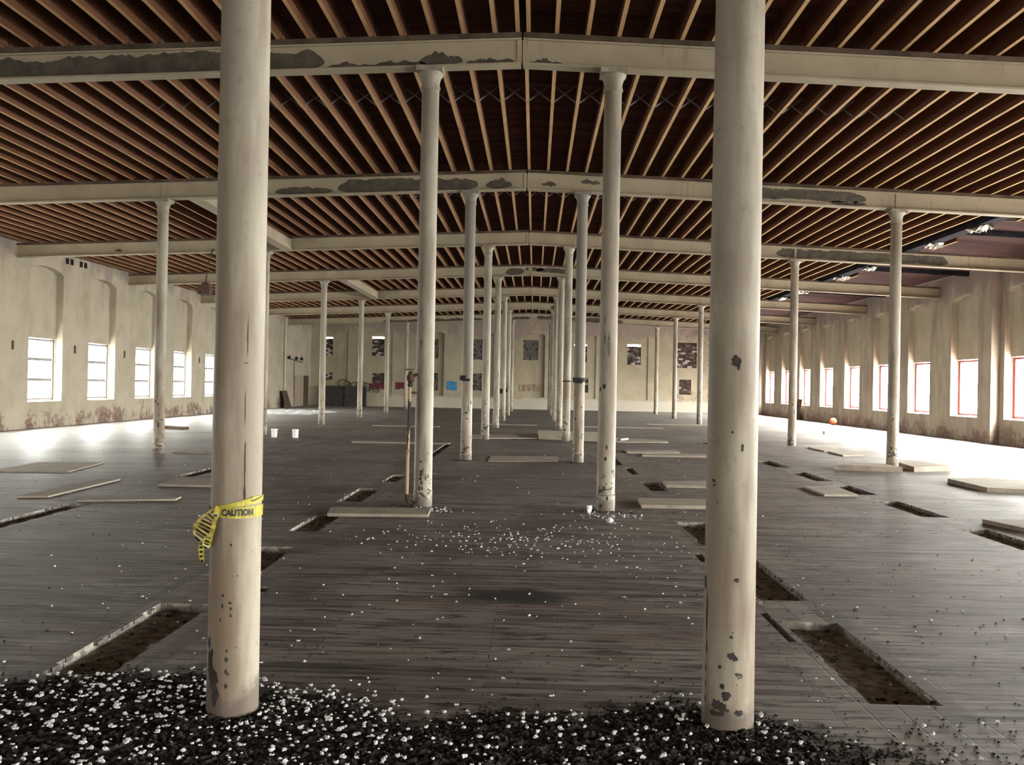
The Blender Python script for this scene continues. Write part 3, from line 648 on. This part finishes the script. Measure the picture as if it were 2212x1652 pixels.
# ------------------------------------------------------------------ pipe beside the second left column
t = thing('standpipe', (-1.33, 11.6, 0), 'rusty brown pipe standing against the second left aisle column', 'pipe')
RUSTY = M('flaking_pipe_paint', .7, .3); o_, v_ = RUSTY.obj(); n_ = RUSTY.noise(RUSTY.sc(v_, (1, 1, .35)), 7, 5); RUSTY.col(RUSTY.mix(RUSTY.ramp(RUSTY.math('ADD', n_, RUSTY.ramp(RUSTY.xyz(o_)[2], .5, .9, -.1, .08)), .5, .54), (.46, .34, .21), (.05, .03, .025)))
MB().tube([(-1.34, 11.58, .14), (-1.338, 11.58, .7), (-1.325, 11.58, 1.55)], .021, 12).build('riser', RUSTY.m, t, smooth=True)
MB().tube([(-1.34, 11.58, .16), (-1.34, 11.58, .10), (-1.32, 11.6, .06), (-1.27, 11.63, .04)], .026, 12).build('elbow', IRON, t, smooth=True)
MB().lathe([(.02, 0), (.034, .01), (.034, .05), (.02, .06)], (-1.325, 11.58, 1.50), 14).build('collar', IRON, t, smooth=True)
v = MB().lathe([(.022, 0), (.045, .02), (.05, .07), (.03, .11), (.02, .14)], (-1.32, 11.57, 1.56), 14); v.tube([(-1.32, 11.57, 1.62), (-1.25, 11.6, 1.66)], .02, 10); v.build('valve', IRON, t, smooth=True)
MB().tube([(-1.33+.05*math.cos(a), 11.56+.05*math.sin(a), 1.72) for a in [i*math.pi/6 for i in range(13)]], .008, 6).build('handwheel', IRON, t, smooth=True)
MB().bar((-1.32, 11.58, 1.43), (-1.262, 11.61, 1.43), .03, .03).build('bracket', IRON, t)

# black clamps on columns
def clamp(x, y, z, lab, full=True):
    m = MB()
    if full: m.lathe([(.116, -.04), (.128, -.035), (.128, .035), (.116, .04)], (x, y, z), 30, cap=False)
    m.box(x-.14, x-.03, y-.17, y-.10, z-.055, z+.045); m.box(x-.10, x+.06, y-.15, y-.105, z-.07, z-.02)
    tag(m.build('column_clamp', BLACK, origin=(x, y, z), smooth=False), lab, 'clamp', 'black clamps on columns')
clamp(-W2, yk(2), 1.69, 'black lump fixed to the third left aisle column at head height', False)
clamp(W2, yk(2), 1.69, 'black clamp round the third right aisle column at head height')
MB_ = MB().lathe([(.113, -.02), (.122, -.018), (.122, .018), (.113, .02)], (W2, yk(3), 1.70), 30, cap=False)
tag(MB_.build('column_clamp', BLACK, origin=(W2, yk(3), 1.7)), 'thin black band round the fourth right aisle column', 'clamp', 'black clamps on columns')
for sgn, k, lab in ((-1, 5, 'small black bracket on the sixth left aisle column'), (-1, 6, 'small black bracket on the seventh left aisle column')):
    tag(MB().box(sgn*W2-.15, sgn*W2-.02, yk(k)-.16, yk(k)-.11, 1.2, 1.4).build('column_clamp', BLACK, origin=(sgn*W2, yk(k), 1.3)), lab, 'clamp', 'black clamps on columns')

# hanging rod with a box at its end, left
t = thing('hanging_rod', (-9.15, 26.05, 4.0), 'dark rod with a box at its lower end hanging from a left girder', 'fitting')
MB().tube([(-9.05, 26.31, 5.30), (-9.06, 26.25, 5.15), (-9.1, 26.15, 4.9), (-9.17, 26.1, 4.28)], .022, 8).build('rod', IRON, t, smooth=True)
MB().box(-9.36, -9.02, 26.0, 26.25, 3.98, 4.22).box(-9.26, -9.08, 26.04, 26.2, 4.22, 4.32).build('box', IRON, t)

# ------------------------------------------------------------------ yellow tape on the nearest left column
cx, cy_, rad = -W2, D0, .118
t = thing('caution_tape', (cx, cy_-rad, .93), 'yellow caution tape knotted round the nearest left column', 'tape')
def on_cyl(a, z, r=rad): return (cx + r*math.sin(a), cy_ - r*math.cos(a), z)
def band(a0, a1, zlo, zhi, mi=0, n=40, r=rad):
    m = MB(); q = random.Random(int(a0*100)); prev = None
    for i in range(n+1):
        f = i/n; a = a0+(a1-a0)*f; k_ = .0007*math.sin(i*.9)+q.uniform(-.0003, .0003)
        cur = (on_cyl(a, zlo(f)+k_, r+abs(k_)*2), on_cyl(a, zhi(f)+k_, r+.002+abs(k_)))
        if prev: m.quad(prev[0], cur[0], cur[1], prev[1], mi)
        prev = cur
    return m
m = band(R(-30), R(113), lambda f: .915-.005*math.sin(3*f), lambda f: .953+.012*min(1, f*2)); m.build('lower_band', YEL, t, smooth=True)
m = band(R(-24), R(113), lambda f: .955+.03*f, lambda f: .965+.045*min(1, f*1.6)-.002*f, r=rad+.0015); m.build('upper_band', YEL, t, smooth=True)
m = band(R(113), R(330), lambda f: .925-.02*f, lambda f: .975-.03*f); m.build('back_band', YEL, t, smooth=True)
# printed letters wrapped round the lower band
cu_ = bpy.data.curves.new('caution_print', 'FONT'); cu_.body = 'CAUTION'; cu_.size = .05; cu_.resolution_u = 3; cu_.offset = .0026
to = bpy.data.objects.new('caution_print', cu_); COL.objects.link(to); bpy.context.view_layer.update()
me = bpy.data.meshes.new_from_object(to.evaluated_get(bpy.context.evaluated_depsgraph_get())); bpy.data.objects.remove(to)
xs_ = [vv.co.x for vv in me.vertices]; wid = max(xs_)-min(xs_)
m = MB(); m.add([on_cyl(R(-14)+(vv.co.x-min(xs_))/wid*R(70), .924+vv.co.y*.8, rad+.0045) for vv in me.vertices], [tuple(p.vertices) for p in me.polygons])
m.build('lettering', BLK, t)
# knot and crumpled ends
def ribbon(path, wds, mat, name, par, stripes=False):
    m = MB(); path = [Vector(p) for p in path]; prev = None
    pts = []
    for i in range(len(path)-1):
        for s_ in range(6): pts.append((path[i].lerp(path[i+1], s_/6), wds[i]+(wds[i+1]-wds[i])*s_/6))
    pts.append((path[-1], wds[-1]))
    for i, (p, w_) in enumerate(pts):
        d = (pts[min(i+1, len(pts)-1)][0]-pts[max(i-1, 0)][0]).normalized()
        a = d.cross(Vector((.15*math.sin(i), -1, .1))).normalized()
        cur = (p-a*w_/2+Vector((0, .004*math.sin(i*1.3), 0)), p+a*w_/2+Vector((0, .004*math.cos(i*1.7), 0)))
        if prev:
            m.quad(prev[0], cur[0], cur[1], prev[1], 0)
            if stripes and i % 2 == 0:
                o = Vector((0, -.002, 0)); l_ = lambda q, f: q[0].lerp(q[1], f)+o
                m.quad(l_(prev, .2), l_(cur, .2), l_(cur, .8), l_(prev, .8), 1)
        prev = cur
    m.build(name, [mat, BLK], par, smooth=True)
yq = cy_-.10
ribbon([(cx-.055, yq-.02, .945), (cx-.085, yq-.035, .905), (cx-.105, yq-.04, .86), (cx-.135, yq-.03, .815)], (.03, .075, .105, .05), TAPED, 'crumpled_end', t, True)
ribbon([(cx-.05, yq-.025, .94), (cx-.07, yq-.03, .88), (cx-.085, yq-.03, .82), (cx-.10, yq-.02, .775)], (.025, .04, .04, .035), YEL, 'hanging_end', t, True)
ribbon([(cx-.115, yq-.01, .82), (cx-.125, yq-.005, .77), (cx-.118, yq-.01, .71)], (.022, .026, .02), YEL, 'trailing_end', t, True)
MB().lathe([(.006, -.028), (.013, -.015), (.017, 0), (.012, .012), (.004, .022)], (cx-.055, yq-.012, .945), 7).build('knot', YEL, t, smooth=True)
tag(MB().tube([(cx+.10, cy_-.075, .988), (cx+.135, cy_-.10, 1.005), (cx+.158, cy_-.11, 1.02)], [.004, .003, .002], 6).build('twig', plain('pale_twig', (.55, .47, .38)), origin=(cx+.12, cy_-.09, 1.0)), 'thin pale splinter stuck behind the yellow tape', 'splinter')

# ------------------------------------------------------------------ small things on the floor
def bucket(x, y, lab, h=.23, r=.085):
    t = thing('plastic_bucket', (x, y, 0), lab, 'bucket', 'white plastic buckets')
    MB().lathe([(r*.86, 0), (r*.88, .01), (r, h-.03), (r, h), (r-.006, h), (r-.01, h-.03), (r*.8, .015), (0.001, .012)], (x, y, 0), 24).build('pail', WHITEP, t, smooth=True)
    MB().lathe([(r, h-.035), (r+.01, h-.03), (r+.01, h-.012), (r, h-.008)], (x, y, 0), 24, cap=False).build('rim', WHITEP, t, smooth=True)
    MB().tube([(x+(r+.008)*math.cos(a), y-.02-.05*math.sin(a), h-.03-.07*math.sin(a)) for a in [math.pi*i/10 for i in range(11)]], .004, 6).build('handle', GREYF, t, smooth=True)
bucket(-6.92, 25.4, 'white plastic bucket on the floor, left of two behind the nearest left column')
bucket(-6.33, 25.39, 'white plastic bucket on the floor, right of two behind the nearest left column')
def lump(name, x, y, r, h, lab, cat, mat, seed):
    q = random.Random(seed); m = MB(); n = 10; rows = [(.7, 0), (.8, .2), (.9, .5), (1.05, .9), (.6, 1)] if name == 'crumpled_cup' else [(0.55, 0), (1, .2), (1.05, .5), (.8, .85), (.25, 1)]; vs = []
    for f, z in rows: vs += [(x+r*f*math.cos(2*math.pi*k/n)*q.uniform(.55, 1.3), y+r*f*math.sin(2*math.pi*k/n)*q.uniform(.55, 1.3), h*z*q.uniform(.75, 1.15)) for k in range(n)]
    fs = [(i*n+k, i*n+(k+1) % n, (i+1)*n+(k+1) % n, (i+1)*n+k) for i in range(4) for k in range(n)] + [tuple(range(n))[::-1], tuple(range(4*n, 5*n))]
    m.add(vs, fs); return tag(m.build(name, mat, origin=(x, y, 0)), lab, cat)
lump('crumpled_cup', .93, 11.41, .036, .085, 'crumpled white cup left of the second right aisle column', 'cup', WHITEP, 3)
lump('paper_wad', 1.12, 10.62, .045, .06, 'crumpled white wad on the floor before the second right aisle column', 'paper', WHITEP, 4)
bp = MB(); n = 20
bp.lathe([(.17*math.sin(math.pi*i/14)+.0005, .17-.17*math.cos(math.pi*i/14)) for i in range(15)], (14.2, 43.6, 0), 24)
tag(bp.build('orange_ball', plain('faded_orange', (.62, .16, .08), .7, .2, .15, 8), origin=(14.2, 43.6, 0), smooth=True), 'round orange ball by the foot of the right wall', 'ball')
m = MB().obox((14.58, 50.6, .56), (0, .42, 0), (.012, 0, .002), (-.14*-1*.5, 0, .56)); tag(m.build('leaning_board', DARKT, origin=(14.58, 50.6, 0)), 'dark board leaning on the right wall below a window', 'board')
m = MB().obox((14.2, 20.4, .04), (.9, .1, 0), (-.02, .25, 0), (0, 0, .04))
tag(MB().obox((10.9, 34, .06), (.12, .03, 0), (-.02, .09, 0), (0, 0, .06)).build('white_block', WHITEP, origin=(10.9, 34, 0)), 'small white block on the bright floor near the right wall', 'block')

q = random.Random(31); m = MB(); n = 16  # thin crumpled white mesh lying on the floor
pts = []
for v_ in range(n+1):
    for u in range(n+1):
        a_ = (u/n-.5)*2; b_ = (v_/n-.5)*2; e = 1-max(abs(a_), abs(b_))
        pts.append((-11.4+a_*1.35*(1+.15*math.sin(v_*1.3))+.3*b_, 45.6+b_*2.6*(1+.12*math.sin(u*1.7)), .012+min(1, e*3)*q.random()**2*.11))
m.add(pts, [(v_*(n+1)+u, v_*(n+1)+u+1, (v_+1)*(n+1)+u+1, (v_+1)*(n+1)+u) for v_ in range(n) for u in range(n)])
tag(m.build('white_floor_patch', plain('patch_white', (.78, .79, .82), .35, .5, .08), origin=(-11.4, 45.6, 0)), 'bright uneven white patch on the floor near the far left corner', 'sheet')
board([(-10.6, 28.2), (-10.5, 28.6), (-11.6, 29.3), (-11.7, 28.8)], 0, .07, 'dark plank on the floor by the left windows', DARKT)

# far left corner
t = thing('wall_lamps', (-14.7, 57.2, 2.9), 'conduit with three dark lamp holders on the far end of the left wall', 'lamp')
MB().tube([(-14.68, 55.6, 2.98), (-14.68, 57.3, 2.88), (-14.68, 59.0, 2.78)], .025, 8).tube([(-14.68, 57.1, 2.88), (-14.68, 57.1, .6)], .02, 8).build('conduit', IRON, t, smooth=True)
for y in (55.7, 57.4, 58.7): MB().lathe([(.03, 0), (.08, .03), (.09, .12), (.05, .2), (.02, .22)], (-14.62, y, 2.9), 12).build('lamp_holder', BLACK, t, smooth=True)
tag(MB().tube([(-14.66, 54.9, .3), (-14.66, 54.9, 5.3)], .045, 10).build('wall_pipe', plain('cream_pipe', (.6, .53, .4)), origin=(-14.66, 54.9, 0), smooth=True), 'cream vertical pipe on the left wall near the far corner', 'pipe')
d1 = structure(MB().box(-14.74, -14.66, 57.3, 59.4, 0, 1.95).build('door_1', plain('scrawled_door', (.33, .26, .20)), origin=(-14.7, 58.3, 0)))
structure(MB().box(-14.76, -14.70, 59.45, 60.9, 0, 1.95).build('recess_shade', DARKT, origin=(-14.7, 60, 0)))  # dark slab stands in for the shaded recess beside the door
tag(MB().obox((-14.45, 54.6, .5), (0, .55, 0), (.015, 0, .003), (-.16, 0, .5)).build('leaning_board', DARKT, origin=(-14.4, 54.6, 0)), 'dark board leaning on the left wall near the far corner', 'board')
t = thing('low_partition', (-12.3, 61.2, 0), 'low dark grey partition before the far wall at left', 'partition')
PART = plain('dark_grey_panel', (.05, .047, .045), .7, .3, .3, 4)
MB().box(-13.75, -10.9, 61.16, 61.24, 0, 1.27).build('panel', PART, t)
MB().box(-13.78, -10.87, 61.12, 61.28, 1.27, 1.33).build('top_rail', PART, t)
for x in (-13.75, -12.3, -10.95): MB().box(x-.05, x+.05, 61.10, 61.16, 0, 1.27).build('post', PART, t)

# graffiti on the far wall
def flat_blob(x0, x1, z0, z1, seed, mat, extra=None):
    q = random.Random(seed); m = MB(); n = 36; cxx, czz = (x0+x1)/2, (z0+z1)/2; y = YF-.008
    vs = [(cxx, y, czz)]
    for i in range(n):
        a = 2*math.pi*i/n; c, s = math.cos(a), math.sin(a); k_ = 1/max(abs(c), abs(s))**.8*q.uniform(.82, 1.05)
        vs.append((cxx+(x1-x0)/2*c*k_, y, czz+(z1-z0)/2*s*k_))
    m.add(vs, [(0, 1+i, 1+(i+1) % n) for i in range(n)]); return m
def loops(m, pts, r, mi=0): m.tube([(x, YF-.03, z) for x, z in pts], r, 6, mi)
BLUE, BLUE2 = plain('blue_spray', (.03, .22, .42), .6), plain('light_blue_spray', (.30, .48, .60), .6)
m = flat_blob(-5.66, -4.9, 1.16, 1.79, 3, BLUE)
for i in range(4): loops(m, [(-5.55+.17*i+.07*math.sin(j), 1.3+.09*j*.5+.1*(i % 2)) for j in range(7)], .018, 1)
tag(m.build('graffiti', [BLUE, BLUE2], origin=(-5.3, YF, 1.5)), 'bright blue spray-painted patch on the far wall', 'graffiti')
REDS, REDS2 = plain('dark_red_spray', (.14, .02, .03), .6), plain('pale_red_spray', (.33, .14, .13), .6)
m = MB(); q = random.Random(4); y = YF-.008
for i in range(6):
    x = -9.05+.12*i; m.quad((x, y, 1.2+q.uniform(-.06, .06)), (x+.115, y, 1.2+q.uniform(-.06, .06)), (x+.115, y, 1.64), (x, y, 1.64))
tag(m.build('graffiti', REDS, origin=(-8.7, YF, 1.4)), 'dark red block lettering sprayed on the far wall', 'graffiti')
m = MB()
for i in range(7): x = -10.75+.14*i; m.quad((x, y, 1.1+.1*(i % 3)), (x+.13, y, 1.12+.1*((i+1) % 2)), (x+.13, y, 1.55), (x, y, 1.5))
tag(m.build('graffiti', REDS, origin=(-10.3, YF, 1.3)), 'dark red spray under the half-bricked opening left on far wall', 'graffiti')
m = MB()
for x0, z0, w_, h_ in ((-12.5, 1.45, .35, .3), (-12.25, 1.4, .2, .25), (-11.75, 1.35, .22, .25), (-11.35, 1.3, .3, .4), (-10.95, 1.25, .25, .3)):
    loops(m, [(x0+w_*math.cos(a)*(1+.2*math.sin(3*a)), z0+h_*math.sin(a)) for a in [i*.42 for i in range(16)]], .022)
tag(m.build('graffiti', plain('black_spray', (.035, .03, .028), .7), origin=(-11.7, YF, 1.4)), 'dark looping scrawl on the far wall above the grey partition', 'graffiti')
m = MB()
loops(m, [(-10.52, 1.1), (-10.38, 1.12), (-10.4, 1.22), (-10.5, 1.2), (-10.55, 1.08), (-10.48, .97), (-10.36, 1.0)], .024); loops(m, [(-10.12, 1.3), (-10.12, 1.05), (-10.18, .95), (-10.3, .97)], .026)
tag(m.build('graffiti', plain('brown_black_spray', (.05, .04, .03), .7), origin=(-10.3, YF, 1.1)), 'small dark letters eJ sprayed on far wall', 'graffiti')
PINK = plain('faded_pink_spray', (.46, .25, .18), .7); m = MB(); q = random.Random(8)
for i in range(5):
    x = -.72+.32*i; z = 1.2
    loops(m, [(x, z), (x, z+.45), (x+.2, z+.45-.1*(i % 2)), (x+.2, z+.1*(i % 3)), (x+.05, z+.05)], .02)
for vi in range(len(m.v)): m.v[vi] = (m.v[vi][0], m.v[vi][1]+.238, m.v[vi][2])
tag(m.build('graffiti', PINK, origin=(0, YF+.24, 1.4)), 'faded pink lettering low in the middle niche of the far wall', 'graffiti')

# iron tie plates on the left wall piers
for i, (y, z, h) in enumerate(((26.2, 2.44, .26), (29.8, 2.45, .26), (33.45, 2.42, .26), (37.2, 2.42, .26), (41.0, 2.42, .26))):
    m = MB().box(-14.765, -14.735, y-.05, y+.05, z-h/2, z+h/2).box(-14.75, -14.725, y-.03, y+.03, z-.03, z+.03)
    tag(m.build('tie_plate', IRON, origin=(-14.74, y, z)), f'dark iron tie plate on the left wall pier, {ordinal(i+1)} from the front', 'plate', 'iron tie plates on left wall')
for i, (y, z, lab) in enumerate(((29.2, 5.25, 'nearest'), (29.5, 5.25, 'second'), (30.1, 5.26, 'third'), (30.4, 5.26, 'farthest'))):  # shade inside the holes is painted on as dark boxes
    tag(MB().box(-14.765, -14.735, y-.09, y+.09, z-.09, z+.09).build('hole_shade_box', DARK, origin=(-14.75, y, z)), f'small square dark box for hole shade high on left wall, {lab} of four', 'vent', 'square hole shades high on left wall')

# ------------------------------------------------------------------ debris and white tufts
def blob_mesh(seed, sub=1):
    q = random.Random(seed); t_ = (1+5**.5)/2
    v = [Vector(p).normalized() for p in ((-1, t_, 0), (1, t_, 0), (-1, -t_, 0), (1, -t_, 0), (0, -1, t_), (0, 1, t_), (0, -1, -t_), (0, 1, -t_), (t_, 0, -1), (t_, 0, 1), (-t_, 0, -1), (-t_, 0, 1))]
    f = [(0, 11, 5), (0, 5, 1), (0, 1, 7), (0, 7, 10), (0, 10, 11), (1, 5, 9), (5, 11, 4), (11, 10, 2), (10, 7, 6), (7, 1, 8), (3, 9, 4), (3, 4, 2), (3, 2, 6), (3, 6, 8), (3, 8, 9), (4, 9, 5), (2, 4, 11), (6, 2, 10), (8, 6, 7), (9, 8, 1)]
    for _ in range(sub):
        nf = []; cache = {}
        def md(a, b):
            key = (min(a, b), max(a, b))
            if key not in cache: v.append(((v[a]+v[b])/2).normalized()); cache[key] = len(v)-1
            return cache[key]
        for a, b, c in f:
            x, y, z = md(a, b), md(b, c), md(c, a); nf += [(a, x, z), (b, y, x), (c, z, y), (x, y, z)]
        f = nf
    sx_, sy_, sz_ = q.uniform(.8, 1.35), q.uniform(.7, 1.2), q.uniform(.55, .95)
    return [Vector((p.x*sx_, p.y*sy_, p.z*sz_))*q.uniform(.5, 1.35) for p in v], f
def tuft_mesh(seed):                       # a ragged clump of three or four merged wisps
    q = random.Random(seed+900); vs, fs = [], []
    for i in range(q.choice((3, 4))):
        v, f = blob_mesh(seed*5+i); n = len(vs); k = q.uniform(.4, .8); o = Vector((q.uniform(-.7, .7), q.uniform(-.6, .6), q.uniform(-.25, .35)))
        vs += [p*k+o for p in v]; fs += [tuple(j+n for j in t_) for t_ in f]
    return vs, fs
TVAR = [tuft_mesh(i) for i in range(8)]
CVAR = [blob_mesh(i+50, 0) for i in range(8)]
def sst(a, b, x): t_ = max(0, min(1, (x-a)/(b-a))); return t_*t_*(3-2*t_)
def dens_bottom(x, y):                     # black litter swept along the first column row
    edge = 4.78 + .10*math.sin(x*3.1) - .28*sst(-.75, -.2, x)*(1-sst(.6, 1.05, x)) - .32*sst(1.15, 1.6, x) + .12*(1-sst(-1.6, -1.1, x)) + .05*math.sin(x*9+1)
    return max(0, min(1, (edge-y)/.35))
q = random.Random(21); litter = []
while len(litter) < 12000:
    x, y = q.uniform(-2.6, 2.7), q.uniform(3.35, 5.0)
    if q.random() < dens_bottom(x, y)**1.4 * (1 if x < 1.35 else max(.12, 1-(x-1.3)*1.1)): litter.append((x, y, q.uniform(.0025, .0085)))
while len(litter) < 14500:                  # crumbs scattered over the boards, thinning away
    y = 3.5 + q.random()**1.7*18; x = q.uniform(-1, 1)*(1.8+y*.5); 
    if q.random() < .75: x = q.gauss(.6, 1.2+y*.15)
    litter.append((x, y, q.uniform(.0022, .006)*(1+y*.03)))
for x0, x1, y0, y1 in PITS:
    for _ in range(int((x1-x0)*(y1-y0)*50)): litter.append((q.uniform(x0+.02, x1-.02), q.uniform(y0+.02, y1-.02), -q.uniform(.006, .016)))
for cx2 in (-W2, W2):
    for k in (1, 2):
        for _ in range(90): litter.append((cx2+q.gauss(0, .22), yk(k)-.1+q.gauss(-.05, .12), q.uniform(.005, .012)))
def in_pit(x, y): return any(h[0] < x < h[1] and h[2] < y < h[3] for h in PITS)
def on_board(x, y):
    for ps in BOARDS:
        inside = False
        for (ax, ay), (bx, by) in zip(ps, ps[1:]+ps[:1]):
            if (ay > y) != (by > y) and x < (bx-ax)*(y-ay)/(by-ay)+ax: inside = not inside
        if inside: return True
    return False
def near_col(x, y, r=.125): return on_board(x, y) or any((x-c)**2+(y-yk(k))**2 < r*r for c in (-W2, W2) for k in range(4))
m = MB()
for x, y, r in litter:
    if near_col(x, y): continue
    ip = in_pit(x, y); vs, fs = q.choice(CVAR); z = (-PIT_D if ip else 0) + abs(r)*.45; a = q.uniform(0, 6.28); c, s = math.cos(a), math.sin(a)
    m.add([(x+abs(r)*(v.x*c-v.y*s), y+abs(r)*(v.x*s+v.y*c), z+abs(r)*v.z*.8) for v in vs], fs)
gx, gy = 400, 130; qn = random.Random(77); hv = []
for j in range(gy+1):
    for i in range(gx+1):
        x, y = -2.7+5.5*i/gx, 3.3+1.75*j/gy; d = dens_bottom(x, y)*(1 if x < 1.35 else max(0, 1-(x-1.3)*1.0))
        hv.append((x+qn.uniform(-.006, .006), y+qn.uniform(-.006, .006), (-.3 if in_pit(x, y) else -.008 + d*.008 + d*qn.random()**2*.017 + .006*d*math.sin(x*23+2*math.sin(y*31)))))
m.add(hv, [(j*(gx+1)+i, j*(gx+1)+i+1, (j+1)*(gx+1)+i+1, (j+1)*(gx+1)+i) for j in range(gy) for i in range(gx)])
tag(m.build('debris', CRUMB), 'black crumbly debris strewn over the floorboards, thickest at the front', 'debris', kind='stuff')

tufts = []
def try_add(x, y, r):
    if not near_col(x, y, .13): tufts.append((x, y, r))
while len(tufts) < 1250:
    x, y = q.uniform(-2.5, 2.6), q.uniform(3.45, 5.0)
    wgt = 1. if x < -.35 else .5 if x < 1.0 else .42 if x < 1.6 else .10
    if q.random() < (dens_bottom(x, y)**.8)*wgt: try_add(x, y, .0045+.0088*q.random()**1.4)
for _ in range(120): try_add(q.uniform(-2.6, 2.4), 4.6+q.random()**1.5*3.2, q.uniform(.004, .009))
for _ in range(120): try_add(-W2+q.gauss(.02, .4), 4.45+q.gauss(0, .13), q.uniform(.006, .011))
for _ in range(270): try_add(q.gauss(.25, .72), q.gauss(9.3, .62), q.uniform(.005, .011))
for _ in range(70): try_add(q.gauss(-1.0, .16), q.gauss(11.35, .12), q.uniform(.007, .013))
for _ in range(40): try_add(q.gauss(1.15, .25), q.gauss(11.2, .15), q.uniform(.008, .013))
for _ in range(300): yy = 6+q.random()**1.3*16; try_add(q.uniform(-.5, .55)*yy, yy, q.uniform(.005, .0105))
def zone(x, y):
    if y > 4.75: return 'on bare boards beyond the front litter'
    if x < -1.27: return 'in the black litter left of the nearest left column'
    if x < -.2: return 'in the black litter just right of the nearest left column'
    if x < 1.03: return 'in the black litter midway between the two nearest columns'
    return 'in the black litter around the nearest right column'
tufts.sort(key=lambda t_: -t_[2]/t_[1]**1.0)
vis = [t_ for t_ in tufts if t_[1] > 3.72]; front = vis[:300]; fs_ = set(front); rest = [t_ for t_ in tufts if t_ not in fs_]
tmesh = []
for vs, fs in TVAR:
    me = bpy.data.meshes.new('white_tuft'); me.from_pydata([tuple(v) for v in vs], [], fs); me.materials.append(TUFT); tmesh.append(me)
for x, y, r in front:
    o = bpy.data.objects.new('white_tuft', q.choice(tmesh)); COL.objects.link(o)
    on = dens_bottom(x, y) > .4
    o.location = (x, y, (-PIT_D if in_pit(x, y) else .010*dens_bottom(x, y))+r*.62); o.scale = (r, r, r); o.rotation_euler = (0, 0, q.uniform(0, 6.28))
    tag(o, 'small white fluffy tuft ' + zone(x, y), 'tuft', 'white tufts ' + zone(x, y))
m = MB()
for x, y, r in rest:
    vs, fs = q.choice(TVAR); z = (-PIT_D if in_pit(x, y) else .010*dens_bottom(x, y))+r*.6
    m.add([(x+r*v.x, y+r*v.y, z+r*v.z) for v in vs], fs)
tag(m.build('white_fluff', TUFT), 'scattered small white fluff across the floorboards of the middle aisle', 'fluff', kind='stuff')

for o in bpy.data.objects:
    if '_o' in o: del o['_o']
